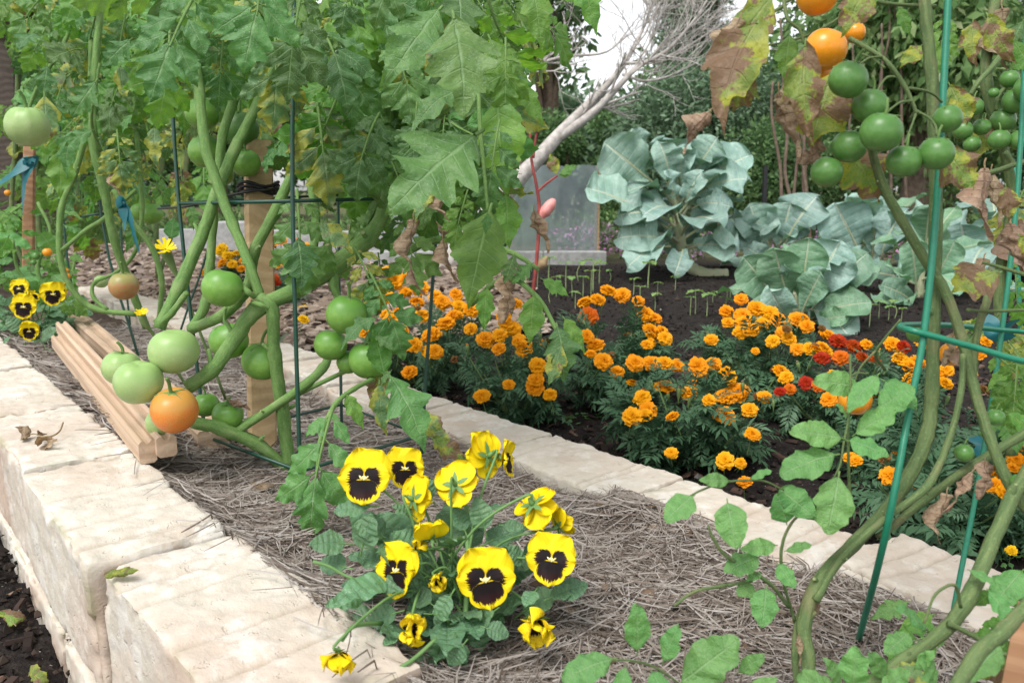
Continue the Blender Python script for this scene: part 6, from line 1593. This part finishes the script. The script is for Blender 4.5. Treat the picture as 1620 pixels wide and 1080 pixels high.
bush('shrub', 'large grey green rounded shrub behind the tall collard', 'shrub', 985, 1290, 85, 330, 7.2, 1.6, M['bush'], 36000, .055, 62, .30, 90)
bush('shrub', 'dark shrub in the gap right of the tall collard', 'shrub', 1150, 1420, 190, 345, 6.6, .9, M['hedge'], 16000, .05, 63, .22, 50)
bush('tree', 'drooping pale leaved tree at the upper right behind the cherry tomatoes', 'tree', 1330, 1720, -160, 230, 7.0, 1.8, M['limeleaf'], 15000, .12, 64, .35, 80, droop=.9)
bush('tree', 'dark leafy tree filling the right background', 'tree', 1280, 1800, -260, 330, 9.5, 2.2, M['treeleaf'], 26000, .11, 65, .42, 80)
bush('tree', 'tall feathery conifer rising behind the bare branches', 'tree', 1030, 1170, -260, 150, 14.0, 1.4, M['bush'], 16000, .10, 66, .3, 60, droop=.5)
bush('tree', 'loose leafed tree against the white sky left of the bare branches', 'tree', 790, 955, -220, 130, 12.0, 1.6, M['hedge'], 4200, .16, 67, .32, 30)
bush('tree', 'green tree beyond the hedge behind the tomato canopy', 'tree', 520, 800, -60, 260, 11.0, 2.2, M['treeleaf'], 17000, .12, 68, .45, 60)
bush('tree', 'broad tree beyond the far end of the raised bed', 'tree', 120, 480, -40, 280, 12.5, 2.4, M['treeleaf'], 20000, .13, 69, .5, 70)
bush('tree', 'shaded tree behind the weathered post', 'tree', -220, 160, -220, 300, 9.0, 2.2, M['hedge'], 20000, .11, 70, .45, 70)
for i, (a, b, tp_, t, m, lab) in enumerate([(-700, -100, 40, 20, 'treeleaf', 'distant tree at the far left of the garden'), (0, 420, 120, 22, 'bush', 'distant grey green tree beyond the chip path'), (380, 760, 90, 24, 'treeleaf', 'distant round tree behind the hedge'), (720, 1080, 145, 21, 'bush', 'distant low trees showing under the white sky'), (1000, 1400, 40, 19, 'treeleaf', 'distant tree behind the feathery conifer'), (1350, 1800, 60, 20, 'bush', 'distant tree behind the right background trees'), (1750, 2400, 20, 18, 'treeleaf', 'distant tree beyond the right edge')]):
    bush('tree', lab, 'tree', a, b, tp_, 330, t, 4, M[m], 9000, .3, 80 + i, 1.0, 40)
# brown multi-stemmed trunks right of the shrub
o = thing('thicket_tree', P(1268, 345, 6.3) * vec((1, 1, 0)) + vec((0, 0, -.06)), 'cluster of thin brown trunks right of the tall collard', 'tree')
r_ = np.random.default_rng(9)
for i in range(6):
    x0 = 1248 + i * 8 + r_.normal(0, 3); mb = MB(); t_ = 6.3 + r_.uniform(-.15, .15)
    a = P(x0, 345, t_); a[2] = -.06
    branchy(mb, a, P(x0 + r_.normal(0, 14), 20 + r_.uniform(0, 140), t_), .016, .009, 6, .05, 6, i); mk('trunk', mb.mesh('trunk', M['brownbark']), None, o)
for i in range(5):
    x0 = 1350 + i * 31; mb = MB(); t_ = 6.9 + r_.uniform(-.2, .2); a = P(x0, 330, t_); a[2] = -.06
    oo = o if i < 0 else None
    branchy(mb, a, P(x0 + r_.normal(8, 24), -20 + r_.uniform(0, 120), t_), .018, .008, 6, .06, 6, 40 + i)
    mk('sapling_stem', mb.mesh('sapling_stem', M['brownbark']), None, None, 'thin brown sapling stem, %s from the left in the thicket behind the right collards' % ['first', 'second', 'third', 'fourth', 'fifth', 'sixth', 'seventh', 'eighth', 'ninth', 'tenth', 'eleventh'][i], 'sapling', 'sapling stems in the right thicket')

# leaning bare tree
tt_ = 5.05
bt = thing('bare_tree', P(700, 428, tt_) * vec((1, 1, 0)) + vec((0, 0, -.06)), 'leaning bare tree with pale grey bark and leafless branches', 'tree')
tr_ = []
def bt_tube(pts):
    mb = MB(); a = np.array([[*P(x, y, tt_ + d), w * .5 * tt_ / FPX] for x, y, d, w in pts]); s = smooth_path(a, 5); tube(mb, s[:, :3], s[:, 3], 8); 
    return mb, s
mb, s0 = bt_tube([(700, 428, 0, 40), (768, 345, 0, 32), (812, 292, 0, 27), (850, 252, 0, 24), (880, 218, 0, 21), (915, 180, 0, 14), (955, 140, .05, 12), (988, 100, .05, 9), (1015, 50, .1, 6), (1035, 0, .1, 4), (1050, -40, .1, 2)])
mk('trunk', mb.mesh('trunk', M['bark']), None, bt)
mb, s1 = bt_tube([(875, 222, 0, 17), (905, 203, -.02, 14), (945, 172, -.05, 12), (985, 130, -.1, 9), (1010, 105, -.1, 8), (1055, 80, -.15, 6), (1100, 30, -.2, 4), (1130, -20, -.2, 2)])
mk('limb', mb.mesh('limb', M['bark']), None, bt)
mb, s2 = bt_tube([(990, 100, 0, 6), (1030, 98, 0, 5), (1080, 78, .1, 4), (1140, 40, .1, 2)]); mk('limb', mb.mesh('limb', M['bark']), None, bt)
mb, s3 = bt_tube([(800, 320, 0, 8), (808, 220, .1, 8), (812, 130, .2, 7), (830, 110, .2, 6), (890, 90, .3, 5), (960, 82, .3, 4), (1000, 40, .3, 2)]); mk('limb', mb.mesh('limb', M['bark']), None, bt)
mb, s4 = bt_tube([(985, 118, 0, 5), (1020, 128, -.1, 4), (1060, 120, -.2, 3), (1105, 98, -.2, 2)]); mk('limb', mb.mesh('limb', M['bark']), None, bt)
r_ = np.random.default_rng(4); mb = MB()
def twig(mb, b, d, L, r0, lev):
    n = 6; p = [b]; dd = d.copy()
    for i in range(n):
        dd = nrm(dd + r_.normal(0, .14, 3) + vec((0, 0, .05))); p.append(p[-1] + dd * L / n)
    p = np.array(p); tube(mb, p, np.linspace(r0, r0 * .45, n + 1), 5 if lev < 2 else 4, 0, False)
    if lev < 2:
        for i in range(4 if lev == 0 else 3):
            k = r_.integers(1, n); twig(mb, p[k], nrm(dd + r_.normal(0, .55, 3)), L * r_.uniform(.4, .7), r0 * .55, lev + 1)
for s, lo, cnt in ((s0, .45, 18), (s1, .35, 18), (s2, .1, 12), (s3, .35, 13), (s4, .2, 9)):
    for i in range(cnt):
        k = int(len(s) * (lo + (1 - lo) * r_.random() * .98)); k = min(k, len(s) - 2)
        d = nrm(s[k + 1, :3] - s[k, :3]) + vec((r_.normal(.2, .5), r_.normal(0, .4), r_.normal(.25, .5)))
        twig(mb, s[k, :3], nrm(d), r_.uniform(.27, .6), max(.0026, s[k, 3] * .45), 0)
mk('twigs', mb.mesh('twigs', M['bark']), None, bt, kind='stuff')

# mesh screen on wooden posts over a concrete kerb
ts = 5.3
sm = NT('screen_mesh'); u, v = sm.uv()
tcs = sm.coord(False)
n_ = sm.step(sm.noise(5, 5, tcs, .7), .3, .7)
cc = sm.mix(n_, (.25, .31, .33), (.36, .42, .44))
bs = sm.n('BsdfPrincipled'); sm.set(bs, 'Base Color', cc); bs.inputs['Roughness'].default_value = .7
tb_ = sm.n('BsdfTransparent'); mxs = sm.n('MixShader'); mxs.inputs[0].default_value = .55
sm.t.links.new(tb_.outputs[0], mxs.inputs[1]); sm.t.links.new(bs.outputs[0], mxs.inputs[2]); sm.t.links.new(mxs.outputs[0], sm.out.inputs[0])
scn = thing('mesh_screen', P(880, 400, ts) * vec((1, 1, 0)) + vec((0, 0, -.06)), 'low grey mesh screen on thin wooden posts before the hedge', 'screen')
mb = MB(); xs_ = np.linspace(620, 947, 40); rows = []
for k in range(12):
    for j, x_ in enumerate(xs_):
        p = P(x_, 262, ts); p[2] = -.01 + (p[2] + .01) * (1 - k / 11); p[1] += .012 * math.sin(j * .55) + .006 * math.sin(j * 1.7 + k * .5)
        if k == 0: p[2] += .006 * math.sin(j * .9)
        rows.append(p)
V = np.array(rows); V2 = V + vec((0, .003, 0))
mb.add(V, grid_faces(12, 40)); mk('mesh_cloth', mb.mesh('mesh_cloth', sm.m), None, scn)
for x_ in (628, 808, 947):
    a = P(x_, 262, ts); b = a.copy(); b[2] = -.08; a[1] += .03; b[1] += .03; a[2] += .0
    beam('post', b, a, .03, .03, (0, -1, 0), M['post'], scn, bev=.002)
kb = thing('concrete_kerb', P(880, 420, ts) * vec((1, 1, 0)) + vec((0, 0, -.06)), 'low grey concrete block edging under the mesh screen', 'kerb')
x0 = P(560, 400, ts - .05)[0]; x1 = P(960, 400, ts - .05)[0]; yk = P(800, 400, ts - .05)[1]; nb = 4
for i in range(nb):
    a = x0 + (x1 - x0) * i / nb; b = x0 + (x1 - x0) * (i + 1) / nb - .008
    beam('block', vec((a, yk, -.03)), vec((b, yk, -.03)), .09, .13, (0, 0, 1), M['concrete'], kb, bev=.006)
kb2 = thing('concrete_kerb', P(330, 320, 6.2) * vec((1, 1, 0)) + vec((0, 0, -.06)), 'pale concrete edging across the chip path behind the tomato stems', 'kerb')
a = P(250, 312, 6.4); b = P(620, 300, 6.0)
for i in range(5):
    p = a + (b - a) * i / 5; q = a + (b - a) * (i + .97) / 5; p[2] = q[2] = .02
    beam('block', p, q, .12, .2, (0, 0, 1), M['concrete'], kb2, bev=.008)
kb3 = thing('garden_block', P(372, 375, 6.3) * vec((1, 1, 0)) + vec((0, 0, -.06)), 'grey concrete block beside the path, left of the pine stake', 'block')
beam('face', P(345, 375, 6.3), P(402, 375, 6.3), .2, .24, (0, 0, 1), M['concrete'], kb3, bev=.008)
# dark marker post, flowers beyond the collard
beam('marker_post', P(1209, 345, 6.2) * vec((1, 1, 0)) + vec((0, 0, -.06)), P(1211, 262, 6.2), .03, .03, (.2, -1, 0), M['black'], None, 'slim black marker post right of the tall collard', 'post', bev=.002)
mb = MB(); r_ = np.random.default_rng(12); n = 170
cs = np.stack([r_.uniform(.4, 3.6, n), r_.uniform(5.6, 7.2, n), r_.uniform(-.04, .10, n)], -1)
leafcloud(mb, cs, np.full(n, .10), 9000, .035, 5, aspect=.6)
mk('flowering_ground_cover', mb.mesh('flowering_ground_cover', M['mixflower'], False), kind='stuff', label='low ground cover with scattered pink and lilac flowers beyond the collards')
mb = MB(); cs = np.stack([r_.uniform(-4.5, 4.5, 260), r_.uniform(7.0, 8.6, 260), r_.uniform(-.05, .12, 260)], -1)
leafcloud(mb, cs, np.full(260, .16), 12000, .06, 6)
mk('ground_cover', mb.mesh('ground_cover', M['treeleaf'], False), kind='stuff', label='green ground cover growing along the foot of the hedge')
